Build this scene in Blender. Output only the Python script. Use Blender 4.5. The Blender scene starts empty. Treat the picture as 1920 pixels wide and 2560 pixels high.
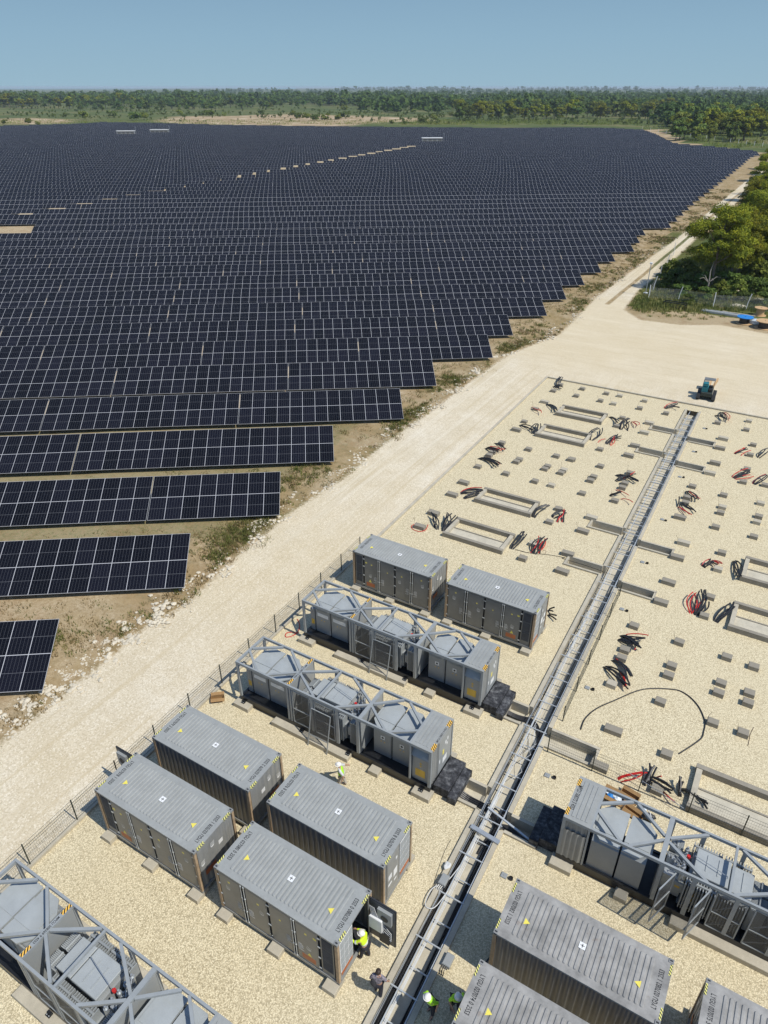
import bpy, bmesh, math, random
import numpy as np
from mathutils import Vector, Matrix
random.seed(7); rng = np.random.default_rng(7)
S = bpy.context.scene
R = math.radians
PI = math.pi
# ------------------------------------------------------------------ camera
FPX, PITCH, YAW, CAMH = 1749.55, R(31.282), R(-30.705), 30.285
cam = bpy.data.cameras.new('camera'); camo = bpy.data.objects.new('camera', cam)
S.collection.objects.link(camo); S.camera = camo
cam.sensor_fit = 'HORIZONTAL'; cam.sensor_width = 36; cam.lens = FPX/1920*36
cam.clip_start = 0.5; cam.clip_end = 90000
camo.location = (0, 0, CAMH); camo.rotation_euler = (PI/2-PITCH, 0, -YAW)
# ------------------------------------------------------------------ sky, sun, exposure
SUNV = Vector((0.70, -0.05, 1.0)).normalized()
SUN_EL = math.asin(SUNV.z); SUN_AZ = math.atan2(SUNV.x, SUNV.y)
w = bpy.data.worlds.new('World'); S.world = w; w.use_nodes = True
nt = w.node_tree; bg = nt.nodes['Background']
sky = nt.nodes.new('ShaderNodeTexSky'); sky.sky_type = 'NISHITA'; sky.sun_disc = False
sky.sun_elevation = SUN_EL; sky.sun_rotation = SUN_AZ
sky.altitude = 30; sky.air_density = 1.0; sky.dust_density = 0.3; sky.ozone_density = 3.0
# hazy blue band of the lower sky, the Nishita sky above it
tc = nt.nodes.new('ShaderNodeTexCoord'); sp = nt.nodes.new('ShaderNodeSeparateXYZ'); nt.links.new(tc.outputs['Generated'], sp.inputs[0])
cr = nt.nodes.new('ShaderNodeValToRGB'); nt.links.new(sp.outputs[2], cr.inputs[0]); el = cr.color_ramp.elements
el[0].position = 0.0; el[0].color = (2.1, 3.2, 3.95, 1); el[1].position = .16; el[1].color = (1.22, 2.12, 3.2, 1)
e2 = el.new(.05); e2.color = (1.85, 2.95, 3.85, 1)
fr = nt.nodes.new('ShaderNodeMapRange'); fr.inputs[1].default_value = .15; fr.inputs[2].default_value = .45; nt.links.new(sp.outputs[2], fr.inputs[0])
mxw = nt.nodes.new('ShaderNodeMix'); mxw.data_type = 'RGBA'; nt.links.new(fr.outputs[0], mxw.inputs[0]); nt.links.new(cr.outputs[0], mxw.inputs[6]); nt.links.new(sky.outputs[0], mxw.inputs[7])
nt.links.new(mxw.outputs[2], bg.inputs[0]); bg.inputs[1].default_value = 0.15
sl = bpy.data.lights.new('sun', 'SUN'); so = bpy.data.objects.new('sun', sl); S.collection.objects.link(so)
sl.energy = 4.45; sl.angle = R(0.5); sl.color = (1.0, 0.95, 0.86)
so.rotation_euler = SUNV.to_track_quat('Z', 'Y').to_euler()
S.view_settings.view_transform = 'Standard'; S.view_settings.look = 'None'
S.view_settings.exposure = 0.0; S.view_settings.gamma = 1
S.render.engine = 'CYCLES'
S.cycles.max_bounces = 6; S.cycles.transparent_max_bounces = 12; S.cycles.volume_bounces = 0

# ------------------------------------------------------------------ pixel -> ground point of the place (used once, at build time)
_cp, _sp, _cy, _sy = math.cos(PITCH), math.sin(PITCH), math.cos(YAW), math.sin(YAW)
_F = np.array([_sy*_cp, _cy*_cp, -_sp]); _Rt = np.array([_cy, -_sy, 0.]); _D = np.cross(_F, _Rt)
def G(u, v, z=0.0):
    d = _Rt*(u-960)+_D*(v-1280)+_F*FPX
    t = (z-CAMH)/d[2]
    return (d[0]*t, d[1]*t)
def PX(x, y, z=0.0):
    q = np.array([x, y, z-CAMH]); dz = q@_F
    return (960+FPX*(q@_Rt)/dz, 1280+FPX*(q@_D)/dz, dz)
# zoom crops measured in the photograph: origin and scale
def crop(ox, oy, s): return lambda a, b, z=0.0: G(ox+s*a, oy+s*b, z)
cA = crop(950, 900, .28933); cY = crop(1400, 900, .31344); cZ = crop(1400, 1350, .31344)
cX = crop(1350, 1750, .34358); cR5 = crop(1100, 1500, .31646); cR3 = crop(1000, 2100, .3014)
c7 = crop(700, 1300, .42194); c6 = crop(560, 1520, .38577); c8 = crop(1400, 380, .31344); c4 = crop(1280, 1850, .38577)
cS3 = crop(600, 700, .42194)

# ------------------------------------------------------------------ helpers
COL = S.collection
class MB:
    def __init__(s): s.v = []; s.f = []; s.m = []
    def face(s, pts, m=0):
        n = len(s.v); s.v += [tuple(p) for p in pts]; s.f.append(tuple(range(n, n+len(pts)))); s.m.append(m)
    def box(s, x0, x1, y0, y1, z0, z1, m=0, top=None):
        n = len(s.v)
        s.v += [(x0,y0,z0),(x1,y0,z0),(x1,y1,z0),(x0,y1,z0),(x0,y0,z1),(x1,y0,z1),(x1,y1,z1),(x0,y1,z1)]
        for i, f in enumerate([(0,3,2,1),(4,5,6,7),(0,1,5,4),(1,2,6,5),(2,3,7,6),(3,0,4,7)]):
            s.f.append(tuple(n+k for k in f)); s.m.append(top if (top is not None and i == 1) else m)
    def bev(s, x0, x1, y0, y1, z0, z1, b=.02, m=0):   # block with chamfered top edge
        n = len(s.v)
        s.v += [(x0,y0,z0),(x1,y0,z0),(x1,y1,z0),(x0,y1,z0),(x0,y0,z1-b),(x1,y0,z1-b),(x1,y1,z1-b),(x0,y1,z1-b),
                (x0+b,y0+b,z1),(x1-b,y0+b,z1),(x1-b,y1-b,z1),(x0+b,y1-b,z1)]
        for f in [(0,3,2,1),(8,9,10,11),(0,1,5,4),(1,2,6,5),(2,3,7,6),(3,0,4,7),(4,5,9,8),(5,6,10,9),(6,7,11,10),(7,4,8,11)]:
            s.f.append(tuple(n+k for k in f)); s.m.append(m)
    def prism(s, poly, z0, z1, m=0, caps=True):
        n = len(s.v); k = len(poly)
        s.v += [(p[0], p[1], z0) for p in poly]+[(p[0], p[1], z1) for p in poly]
        for i in range(k):
            j = (i+1) % k; s.f.append((n+i, n+j, n+k+j, n+k+i)); s.m.append(m)
        if caps:
            s.f.append(tuple(n+k+i for i in range(k))); s.m.append(m)
            s.f.append(tuple(n+i for i in reversed(range(k)))); s.m.append(m)
    def prismx(s, poly, x0, x1, m=0):      # polygon in (y,z) extruded along x
        n = len(s.v); k = len(poly)
        s.v += [(x0, p[0], p[1]) for p in poly]+[(x1, p[0], p[1]) for p in poly]
        for i in range(k):
            j = (i+1) % k; s.f.append((n+i, n+j, n+k+j, n+k+i)); s.m.append(m)
        s.f.append(tuple(n+k+i for i in range(k))); s.m.append(m)
        s.f.append(tuple(n+i for i in reversed(range(k)))); s.m.append(m)
    def bar(s, a, b, wd, h, m=0):          # rectangular bar from a to b
        a = Vector(a); b = Vector(b); d = (b-a).normalized()
        up = Vector((0,0,1)) if abs(d.z) < .95 else Vector((0,1,0))
        sd = d.cross(up).normalized(); u2 = sd.cross(d)
        n = len(s.v)
        for p in (a, b):
            for i, j in ((-1,-1),(1,-1),(1,1),(-1,1)):
                s.v.append(tuple(p+sd*(i*wd/2)+u2*(j*h/2)))
        for f in [(0,1,2,3),(7,6,5,4),(0,4,5,1),(1,5,6,2),(2,6,7,3),(3,7,4,0)]:
            s.f.append(tuple(n+k for k in f)); s.m.append(m)
    def tube(s, pts, r, seg=6, m=0, cap=True):
        pts = [Vector(p) for p in pts]; n0 = len(s.v)
        rr = r if isinstance(r, (list, tuple)) else [r]*len(pts)
        pu = None
        for i, p in enumerate(pts):
            d = (pts[min(i+1, len(pts)-1)]-pts[max(i-1, 0)])
            if d.length < 1e-9: d = Vector((0,0,1))
            d.normalize()
            if pu is None: pu = d.orthogonal().normalized()
            sd = d.cross(pu)
            if sd.length < 1e-6: sd = d.orthogonal()
            sd.normalize(); pu = sd.cross(d).normalized()
            for k in range(seg):
                a = 2*PI*k/seg
                s.v.append(tuple(p+(sd*math.cos(a)+pu*math.sin(a))*rr[i]))
        for i in range(len(pts)-1):
            for k in range(seg):
                j = (k+1) % seg
                s.f.append((n0+i*seg+k, n0+i*seg+j, n0+(i+1)*seg+j, n0+(i+1)*seg+k)); s.m.append(m)
        if cap:
            s.f.append(tuple(n0+k for k in reversed(range(seg)))); s.m.append(m)
            e = n0+(len(pts)-1)*seg
            s.f.append(tuple(e+k for k in range(seg))); s.m.append(m)
    def cyl(s, x, y, z0, z1, r, seg=12, m=0, r2=None):
        s.tube([(x,y,z0),(x,y,z1)], [r, r if r2 is None else r2], seg, m)
    def mirror(s, L):
        s.v = [(L-x, y, z) for x, y, z in s.v]; s.f = [tuple(reversed(f)) for f in s.f]
    def mesh(s, name, mats):
        me = bpy.data.meshes.new(name); me.from_pydata(s.v, [], s.f)
        for m in (mats if isinstance(mats, (list, tuple)) else [mats]): me.materials.append(m)
        if len(me.polygons): me.polygons.foreach_set('material_index', s.m)
        me.update(); return me
def link(name, me, parent=None, loc=None):
    o = bpy.data.objects.new(name, me); COL.objects.link(o)
    if parent: o.parent = parent
    if loc: o.location = loc
    return o
def obj(name, mb, mats, parent=None, loc=None): return link(name, mb.mesh(name, mats), parent, loc)
def tag(o, label=None, cat=None, group=None, kind=None):
    if label: o['label'] = label
    if cat: o['category'] = cat
    if group: o['group'] = group
    if kind: o['kind'] = kind
    return o
def thing(name, label, cat, loc=(0,0,0), rz=0, group=None):
    o = bpy.data.objects.new(name, None); COL.objects.link(o); o.empty_display_size = .1
    o.location = loc; o.rotation_euler = (0, 0, rz)
    return tag(o, label, cat, group)
def copy_tree(o, kids, parent=None):
    c = o.copy(); COL.objects.link(c); c.parent = parent
    for ch in kids.get(o.name, []): copy_tree(ch, kids, c)
    return c
def ordinal(n):
    wds = ['first','second','third','fourth','fifth','sixth','seventh','eighth','ninth','tenth','eleventh','twelfth','thirteenth','fourteenth','fifteenth','sixteenth','seventeenth','eighteenth','nineteenth']
    if n <= 19: return wds[n-1]
    t, u = divmod(n, 10); T = {2:'twent',3:'thirt',4:'fort',5:'fift',6:'sixt',7:'sevent'}[t]
    return T+'ieth' if u == 0 else T+'y-'+wds[u-1]
def mesh_np(name, V, F, mats, attrs=None, smooth=False, mi=None):
    me = bpy.data.meshes.new(name); V = np.asarray(V, np.float32); F = np.asarray(F, np.int32)
    me.vertices.add(len(V)); me.vertices.foreach_set('co', V.ravel())
    k = F.shape[1]; me.loops.add(F.size); me.loops.foreach_set('vertex_index', F.ravel())
    me.polygons.add(len(F)); me.polygons.foreach_set('loop_start', np.arange(len(F), dtype=np.int32)*k)
    me.polygons.foreach_set('loop_total', np.full(len(F), k, np.int32))
    for m in (mats if isinstance(mats, (list, tuple)) else [mats]): me.materials.append(m)
    if mi is not None: me.polygons.foreach_set('material_index', np.asarray(mi, np.int32))
    me.polygons.foreach_set('use_smooth', np.full(len(F), smooth, bool))
    me.update(calc_edges=True)
    for an, av in (attrs or {}).items():
        a = me.attributes.new(an, 'FLOAT', 'POINT'); a.data.foreach_set('value', np.asarray(av, np.float32))
    return me

# ------------------------------------------------------------------ materials
class NT:
    def __init__(s, name):
        s.m = bpy.data.materials.new(name); s.m.use_nodes = True; s.t = s.m.node_tree; s.b = s.t.nodes['Principled BSDF']
    def n(s, t, **k):
        nd = s.t.nodes.new(t)
        for a, v in k.items(): setattr(nd, a, v)
        return nd
    def l(s, a, b): s.t.links.new(a, b)
    def coord(s, kind='Object'):
        return s.n('ShaderNodeTexCoord').outputs[kind]
    def noise(s, vec, scale, detail=3, rough=.55, dim=None):
        nd = s.n('ShaderNodeTexNoise'); nd.inputs['Scale'].default_value = scale; nd.inputs['Detail'].default_value = detail
        nd.inputs['Roughness'].default_value = rough; s.l(vec, nd.inputs['Vector']); return nd.outputs['Fac']
    def ramp(s, fac, stops, interp='LINEAR'):
        nd = s.n('ShaderNodeValToRGB'); nd.color_ramp.interpolation = interp; e = nd.color_ramp.elements
        while len(e) < len(stops): e.new(.5)
        for i, (p, c) in enumerate(stops):
            e[i].position = p; e[i].color = (c if len(c) == 4 else tuple(c)+(1,)) if isinstance(c, (tuple, list)) else (c, c, c, 1)
        s.l(fac, nd.inputs[0]); return nd.outputs[0]
    def mix(s, f, a, b, mode='MIX'):
        nd = s.n('ShaderNodeMix', data_type='RGBA', blend_type=mode)
        for i, x in ((0, f), (6, a), (7, b)):
            if hasattr(x, 'is_output'): s.l(x, nd.inputs[i])
            else: nd.inputs[i].default_value = x if i == 0 else (tuple(x)+(1,) if len(x) == 3 else x)
        return nd.outputs[2]
    def math(s, op, a, b=None, clamp=False):
        nd = s.n('ShaderNodeMath', operation=op, use_clamp=clamp)
        for i, x in enumerate((a, b)):
            if x is None: continue
            if hasattr(x, 'is_output'): s.l(x, nd.inputs[i])
            else: nd.inputs[i].default_value = x
        return nd.outputs[0]
    def bump(s, h, strength=.4, dist=.02):
        nd = s.n('ShaderNodeBump'); nd.inputs['Strength'].default_value = strength; nd.inputs['Distance'].default_value = dist
        s.l(h, nd.inputs['Height']); s.l(nd.outputs[0], s.b.inputs['Normal'])
    def set(s, base=None, rough=.6, metal=0, spec=None):
        if base is not None:
            if hasattr(base, 'is_output'): s.l(base, s.b.inputs['Base Color'])
            else: s.b.inputs['Base Color'].default_value = tuple(base)+(1,)
        if hasattr(rough, 'is_output'): s.l(rough, s.b.inputs['Roughness'])
        else: s.b.inputs['Roughness'].default_value = rough
        s.b.inputs['Metallic'].default_value = metal
        if spec is not None: s.b.inputs['Specular IOR Level'].default_value = spec
        return s.m
def sc(c, k): return tuple(min(1, x*k) for x in c)
def paint(name, c, rough=.5, var=.18, scale=3.0, metal=0, rust=0.0, spec=.5, fine=40):
    t = NT(name); co = t.coord(); n1 = t.noise(co, scale, 5, .65); n2 = t.noise(co, fine, 2)
    col = t.ramp(n1, [(.3, sc(c, 1-var)), (.7, sc(c, 1+var))])
    col = t.mix(.12, col, t.ramp(n2, [(.3, sc(c, .6)), (.7, sc(c, 1.4))]))
    if rust:
        n3 = t.noise(co, 2.2, 6, .75)
        col = t.mix(t.ramp(n3, [(.62, 0.), (.70, rust)]), col, (.16, .085, .04))
    return t.set(col, rough, metal, spec)
def concrete(name, c):
    t = NT(name); co = t.coord()
    a = t.ramp(t.noise(co, 1.3, 6, .7), [(.3, sc(c, .78)), (.7, sc(c, 1.12))])
    b = t.mix(t.ramp(t.noise(co, 22, 4, .7), [(.42, 0.), (.62, .35)]), a, sc(c, .7))
    t.bump(t.noise(co, 60, 3), .35, .01)
    return t.set(b, .9, 0, .2)
M = {}
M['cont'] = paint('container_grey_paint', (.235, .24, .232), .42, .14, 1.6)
M['side'] = paint('container_grey_painted_shade', (.115, .12, .125), .38, .2, 1.6)  # container grey with the shade of the long walls put into the colour
M['roof'] = paint('container_roof_paint', (.285, .295, .283), .5, .11, 1.3, fine=9)
M['roofw'] = paint('weathered_roof_paint', (.27, .265, .25), .6, .34, 1.6, fine=7, rust=.35)
M['door'] = paint('door_panel_paint', (.15, .155, .15), .33, .2, .9)
M['tan'] = paint('tan_corner_post', (.36, .26, .16), .7, .35, 3.0)  # mottled tan tone of all corner posts
M['dark'] = paint('dark_gap', (.018, .02, .024), .6, .2)
M['louver'] = paint('louver_dark', (.04, .05, .065), .4, .25)
M['frame'] = paint('frame_grey_paint', (.27, .29, .295), .42, .1, 2.0)
M['cab'] = paint('cabinet_grey_paint', (.27, .285, .285), .45, .08, .8)
M['lid'] = paint('lid_grey_paint', (.32, .345, .35), .45, .1, 1.5)
M['skid'] = paint('black_skid', (.012, .013, .015), .35, .4, 3.0)
M['skirt'] = paint('brown_black_steel', (.03, .024, .02), .6, .4, 3.0)
M['steel'] = paint('galvanised_steel', (.42, .45, .47), .4, .15, 6.0, metal=.5)
M['silver'] = paint('pale_steel', (.5, .53, .54), .35, .12, 6.0, metal=.3)
M['white'] = paint('white_plate', (.72, .73, .72), .5, .06)
M['yellow'] = paint('yellow_label', (.72, .62, .10), .5, .06)
M['amber'] = paint('amber_label', (.62, .40, .05), .5, .08)
M['orange'] = paint('orange_plate', (.38, .11, .035), .5, .2)
M['text'] = paint('black_lettering', (.02, .022, .024), .6, .1)
M['greytext'] = paint('pale_lettering', (.5, .5, .47), .6, .1)
M['conc'] = concrete('concrete', (.46, .42, .33))
M['concd'] = concrete('grey_concrete', (.285, .26, .21))
M['floor'] = concrete('trench_floor_concrete', (.52, .48, .38))
M['rubber'] = paint('black_cable_sheath', (.014, .014, .016), .45, .3)
M['red'] = paint('red_cable_sheath', (.50, .02, .015), .4, .15)
M['whitec'] = paint('pale_conduit', (.55, .56, .55), .5, .1)
M['green'] = paint('dark_green_metal', (.02, .03, .025), .5, .2)
M['wood'] = paint('reel_plywood', (.50, .33, .17), .8, .2, 4)
M['blue'] = paint('blue_sheet', (.02, .20, .55), .5, .15)
M['card'] = paint('cardboard', (.30, .18, .075), .85, .15, 5)
M['bag'] = paint('clear_plastic', (.60, .66, .70), .3, .25, 9)
M['teal'] = paint('teal_paint', (.008, .15, .18), .4, .15)
M['track'] = paint('black_track', (.015, .015, .015), .7, .3)
M['rock'] = concrete('pale_limestone', (.60, .54, .42))
M['skin'] = paint('skin_tone', (.42, .24, .16), .55, .06)
M['hivis'] = paint('hi_vis_yellow', (.62, .85, .03), .7, .08)
M['hivisg'] = paint('hi_vis_green', (.40, .80, .03), .7, .08)
M['trous'] = paint('black_trousers', (.02, .02, .03), .85, .2)
M['trousg'] = paint('pale_trousers', (.42, .39, .34), .85, .15)
M['helmet'] = paint('white_helmet', (.80, .78, .72), .35, .03)
M['boot'] = paint('black_boots', (.02, .02, .022), .5, .1)
M['hair'] = paint('dark_hair', (.03, .018, .012), .6, .2)
M['shirtb'] = paint('dark_shirt', (.03, .03, .035), .85, .2)
M['refl'] = paint('reflective_band', (.55, .57, .58), .3, .05)
M['bark'] = paint('bark', (.16, .13, .10), .9, .3, 4)
M['barkg'] = paint('grey_dead_wood', (.30, .27, .23), .9, .2, 4)
def printed():
    t = NT('patterned_blouse'); v = t.n('ShaderNodeTexVoronoi'); v.inputs['Scale'].default_value = 22; t.l(t.coord(), v.inputs['Vector'])
    c = t.ramp(v.outputs['Distance'], [(.25, (.04, .035, .05)), (.42, (.45, .42, .46)), (.62, (.10, .08, .10))])
    return t.set(c, .8)
M['blouse'] = printed()
def stripes(name, ca, cb, freq):
    t = NT(name); co = t.coord(); sx = t.n('ShaderNodeSeparateXYZ'); t.l(co, sx.inputs[0])
    a = t.math('ADD', t.math('MULTIPLY', sx.outputs[0], freq), t.math('MULTIPLY', sx.outputs[1], freq))
    a = t.math('ADD', a, t.math('MULTIPLY', sx.outputs[2], freq))
    f = t.math('GREATER_THAN', t.math('FRACT', a), .5)
    return t.set(t.mix(f, ca, cb), .5)
M['haz'] = stripes('hazard_stripes', (.78, .74, .20), (.02, .02, .02), 9.0)
M['haz2'] = stripes('amber_hazard_stripes', (.85, .50, .08), (.03, .02, .01), 7.5)
def screen(name, c, cover):
    t = NT(name); t.set(c, .5, .3)
    co = t.coord(); sx = t.n('ShaderNodeSeparateXYZ'); t.l(co, sx.inputs[0])
    tr = t.n('ShaderNodeBsdfTransparent'); mx = t.n('ShaderNodeMixShader')
    a = t.math('FRACT', t.math('MULTIPLY', t.math('ADD', sx.outputs[0], sx.outputs[1]), 28.))
    b = t.math('FRACT', t.math('MULTIPLY', sx.outputs[2], 28.))
    f = t.math('MAXIMUM', t.math('LESS_THAN', a, cover), t.math('LESS_THAN', b, cover))
    t.l(f, mx.inputs[0]); t.l(tr.outputs[0], mx.inputs[1]); t.l(t.b.outputs[0], mx.inputs[2])
    t.l(mx.outputs[0], t.t.nodes['Material Output'].inputs[0]); return t.m
M['screen'] = screen('wire_mesh_screen', (.10, .105, .11), .3)
def foliage(name, c1, c2, c3):
    t = NT(name); co = t.coord(); oi = t.n('ShaderNodeObjectInfo')
    n = t.noise(co, .9, 3); col = t.ramp(n, [(.3, c1), (.52, c2), (.72, c3)])
    hs = t.n('ShaderNodeHueSaturation'); t.l(col, hs.inputs['Color'])
    t.l(t.math('ADD', t.math('MULTIPLY', oi.outputs['Random'], .5), .75), hs.inputs['Value'])
    t.l(t.math('ADD', t.math('MULTIPLY', oi.outputs['Random'], .025), .49), hs.inputs['Hue'])
    t.set(hs.outputs[0], .75, 0, .15)
    tl = t.n('ShaderNodeBsdfTranslucent'); t.l(hs.outputs[0], tl.inputs[0]); mx = t.n('ShaderNodeMixShader'); mx.inputs[0].default_value = .25
    t.l(t.b.outputs[0], mx.inputs[1]); t.l(tl.outputs[0], mx.inputs[2]); t.l(mx.outputs[0], t.t.nodes['Material Output'].inputs[0])
    return t.m
M['pine'] = foliage('pine_needles', (.085, .115, .016), (.21, .225, .02), (.40, .37, .03))
M['leaf'] = foliage('broad_leaves', (.06, .10, .025), (.12, .17, .035), (.20, .24, .045))
M['leafy'] = foliage('yellow_green_leaves', (.09, .125, .025), (.19, .22, .04), (.29, .30, .045))
M['wood_far'] = foliage('far_wood_leaves', (.03, .075, .025), (.09, .15, .035), (.20, .25, .05))
M['grass'] = foliage('grass_blades', (.10, .13, .03), (.19, .20, .06), (.36, .31, .13))
M['drygrass'] = foliage('dry_weeds', (.13, .12, .04), (.28, .21, .09), (.42, .32, .17))

# --- gravel, ground
def gravel(name, light, mid, darkc, scale, big=.06):
    t = NT(name); co = t.coord()
    v = t.n('ShaderNodeTexVoronoi'); v.inputs['Scale'].default_value = scale; t.l(co, v.inputs['Vector'])
    stone = t.ramp(t.noise(v.outputs['Color'], 2.3, 1), [(.3, darkc), (.45, mid), (.68, light)])
    edge = t.ramp(v.outputs['Distance'], [(.35, 0.), (.75, .55)])
    col = t.mix(edge, stone, sc(darkc, .62))
    sp = t.noise(co, scale*.38, 3, .8); col = t.mix(t.ramp(sp, [(.30, .5), (.45, 0.)]), col, sc(darkc, .75))
    blot = t.noise(co, big, 4, .6); col = t.mix(t.ramp(blot, [(.38, .35), (.62, 0.)]), col, sc(mid, .88))
    t.bump(v.outputs['Distance'], -.5, .03)
    return t.set(col, .92, 0, .15)
M['gravel'] = gravel('yard_gravel', (.80, .715, .50), (.64, .555, .37), (.38, .32, .20), 21)
def ground_mat():
    t = NT('ground_soil'); co = t.coord(); at = lambda n: t.n('ShaderNodeAttribute', attribute_name=n).outputs['Fac']
    n_b = t.noise(co, .045, 5, .6); n_m = t.noise(co, .35, 5, .65); n_f = t.noise(co, 3.5, 4, .7); n_ff = t.noise(co, 14, 3, .8)
    # road / yard crushed stone
    road = t.ramp(n_m, [(.32, (.53, .465, .345)), (.5, (.615, .55, .425)), (.7, (.70, .65, .54))])
    road = t.mix(t.ramp(n_b, [(.42, .55), (.62, 0.)]), road, (.57, .475, .30))
    vo = t.n('ShaderNodeTexVoronoi'); vo.inputs['Scale'].default_value = 15; t.l(co, vo.inputs['Vector'])
    st = t.noise(vo.outputs['Color'], 2.3, 1)
    road = t.mix(t.ramp(st, [(.34, .55), (.48, 0.)]), road, (.36, .30, .20))
    road = t.mix(t.ramp(st, [(.52, 0.), (.68, .5)]), road, (.86, .81, .69))
    def streak(rot, sx, sy, lo, hi):
        mp = t.n('ShaderNodeMapping'); mp.inputs['Rotation'].default_value = (0, 0, rot); mp.inputs['Scale'].default_value = (sx, sy, 1); t.l(co, mp.inputs['Vector'])
        return t.ramp(t.noise(mp.outputs[0], 1, 4, .65), [(lo, 0.), (hi, 1.)])
    road = t.mix(t.math('MULTIPLY', t.math('MULTIPLY', streak(0.02, 2.2, .035, .50, .66), .62), t.math('SUBTRACT', 1.0, at('yard'))), road, (.47, .39, .25))
    road = t.mix(t.math('MULTIPLY', t.math('MULTIPLY', streak(0.02, 1.1, .02, .54, .72), .5), t.math('SUBTRACT', 1.0, at('yard'))), road, (.74, .70, .60))
    road = t.mix(t.math('MULTIPLY', t.math('MULTIPLY', streak(.32, .10, .9, .50, .68), at('yard')), .42), road, (.42, .345, .215))
    road = t.mix(t.math('MULTIPLY', t.math('MULTIPLY', streak(.1, .07, .45, .50, .70), at('yard')), .5), road, (.76, .70, .57))
    road = t.mix(t.math('ADD', t.math('MULTIPLY', at('yard'), .35), .22), road, (.56, .475, .32))
    soil = t.ramp(n_f, [(.28, (.23, .17, .10)), (.45, (.38, .295, .18)), (.7, (.50, .415, .28))])
    soil = t.mix(t.ramp(n_ff, [(.3, .5), (.5, 0.)]), soil, (.16, .12, .07))
    soil = t.mix(t.ramp(n_m, [(.5, 0.), (.66, .6)]), soil, (.24, .15, .075))
    gr = t.ramp(n_ff, [(.3, (.035, .05, .015)), (.55, (.10, .115, .03)), (.75, (.20, .18, .06))])
    far = t.ramp(t.noise(co, .012, 6, .7), [(.33, (.06, .085, .028)), (.5, (.10, .125, .04)), (.62, (.19, .17, .075)), (.70, (.32, .26, .15))])
    far = t.mix(t.ramp(t.noise(co, .12, 4, .7), [(.35, .6), (.6, 0.)]), far, (.05, .07, .022))
    sand = t.ramp(t.noise(co, .05, 5, .7), [(.35, (.22, .165, .085)), (.52, (.36, .27, .165)), (.7, (.60, .52, .38))])
    jit = lambda a, lo, hi: t.ramp(t.math('ADD', a, t.math('MULTIPLY', t.math('SUBTRACT', n_f, .5), .55)), [(lo, 0.), (hi, 1.)])
    dry = t.ramp(t.noise(co, .7, 5, .75), [(.3, (.12, .105, .045)), (.5, (.27, .195, .095)), (.7, (.40, .31, .17))])
    soil = t.mix(t.math('MULTIPLY', at('dry'), t.ramp(t.noise(co, .28, 4, .7), [(.38, 0.), (.55, .9)])), soil, dry)
    col = t.mix(jit(at('grass'), .35, .62), soil, gr)
    col = t.mix(jit(at('far'), .4, .6), col, far)
    col = t.mix(jit(at('sand'), .4, .6), col, sand)
    col = t.mix(jit(at('road'), .42, .58), col, road)
    t.bump(n_ff, .5, .05)
    return t.set(col, .95, 0, .1)
M['ground'] = ground_mat()
def sea_mat():
    t = NT('sea_water'); return t.set((.05, .42, .50), .5, 0, .2)
M['sea'] = sea_mat()

# --- solar modules
MW, ML = 1.3201, 2.3324        # module pitch along the row, up the slope
def panel_mat():
    t = NT('solar_module_glass'); uv = t.n('ShaderNodeUVMap').outputs[0]; sx = t.n('ShaderNodeSeparateXYZ'); t.l(uv, sx.inputs[0])
    def line(x, period, half):   # 1 on lines at multiples of period
        f = t.math('FRACT', t.math('DIVIDE', x, period)); d = t.math('MINIMUM', f, t.math('SUBTRACT', 1.0, f))
        return t.math('LESS_THAN', d, half/period)
    u, v = sx.outputs[0], sx.outputs[1]
    fr = t.math('MAXIMUM', line(u, MW, .020), line(v, ML, .022))
    mid = t.math('MULTIPLY', line(v, ML/2, .012), .45)
    cell = t.math('MULTIPLY', line(u, MW/6, .009), .22)
    cell2 = t.math('MULTIPLY', line(v, ML/24, .004), .05)
    wn = t.n('ShaderNodeTexWhiteNoise', noise_dimensions='2D')
    cmb = t.n('ShaderNodeCombineXYZ'); t.l(t.math('FLOOR', t.math('DIVIDE', u, MW)), cmb.inputs[0]); t.l(t.math('FLOOR', t.math('DIVIDE', v, ML)), cmb.inputs[1]); t.l(cmb.outputs[0], wn.inputs['Vector'])
    base = t.mix(wn.outputs[0], (.0035, .004, .0065), (.0075, .008, .014))
    base = t.mix(t.math('MAXIMUM', mid, t.math('MAXIMUM', cell, cell2)), base, (.24, .25, .27))
    col = t.mix(fr, base, (.42, .43, .45))
    rg = t.ramp(t.noise(t.coord(), .9, 3), [(.35, .14), (.65, .34)]); t.set(col, rg, 0, .13)
    return t.m
M['panel'] = panel_mat()

# ================================================================== TERRAIN
PHI = R(35.3156); TILT = R(21.2334); HL = .4914; SL = 4.66476; RD = 9.19794; RO = 30.70554
UR = np.array([math.cos(PHI), math.sin(PHI)]); UN = np.array([-math.sin(PHI), math.cos(PHI)])
def sxp(y): return -.0146*(y-12)             # the yard drifts a little west as it goes north
PADW = lambda y: -23.36+sxp(y)
PADN = 79.95
ROWE = [-17.31,-10.74,-4.58,.04,7.51,12.33,21.01,25.86,33.34,39.21,45.31,51.60,57.71,65.25,70.13,75.22,85.55]
AMAX_R = [17,21.1,24.5,29.2,31.3,37.7,39.5,42.9,46.4,56.6,62,65.2,66.3,67,69,72.1,75,78.7,81.3]
AMAX_A = [85.5,109.5,130.4,159.5,172.3,211,226,218.4,208.2,236.8,248.6,236,205,124,53,-35,-97,-153,-205]
def row_end(r): return ROWE[r-1] if r <= 17 else float(np.interp(r, AMAX_R, AMAX_A))
def row_start(r): return -900. if r < 73.6 else float(np.interp(r, [73.9, 76.8, 81.3], [-271, -221, -205]))
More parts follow.
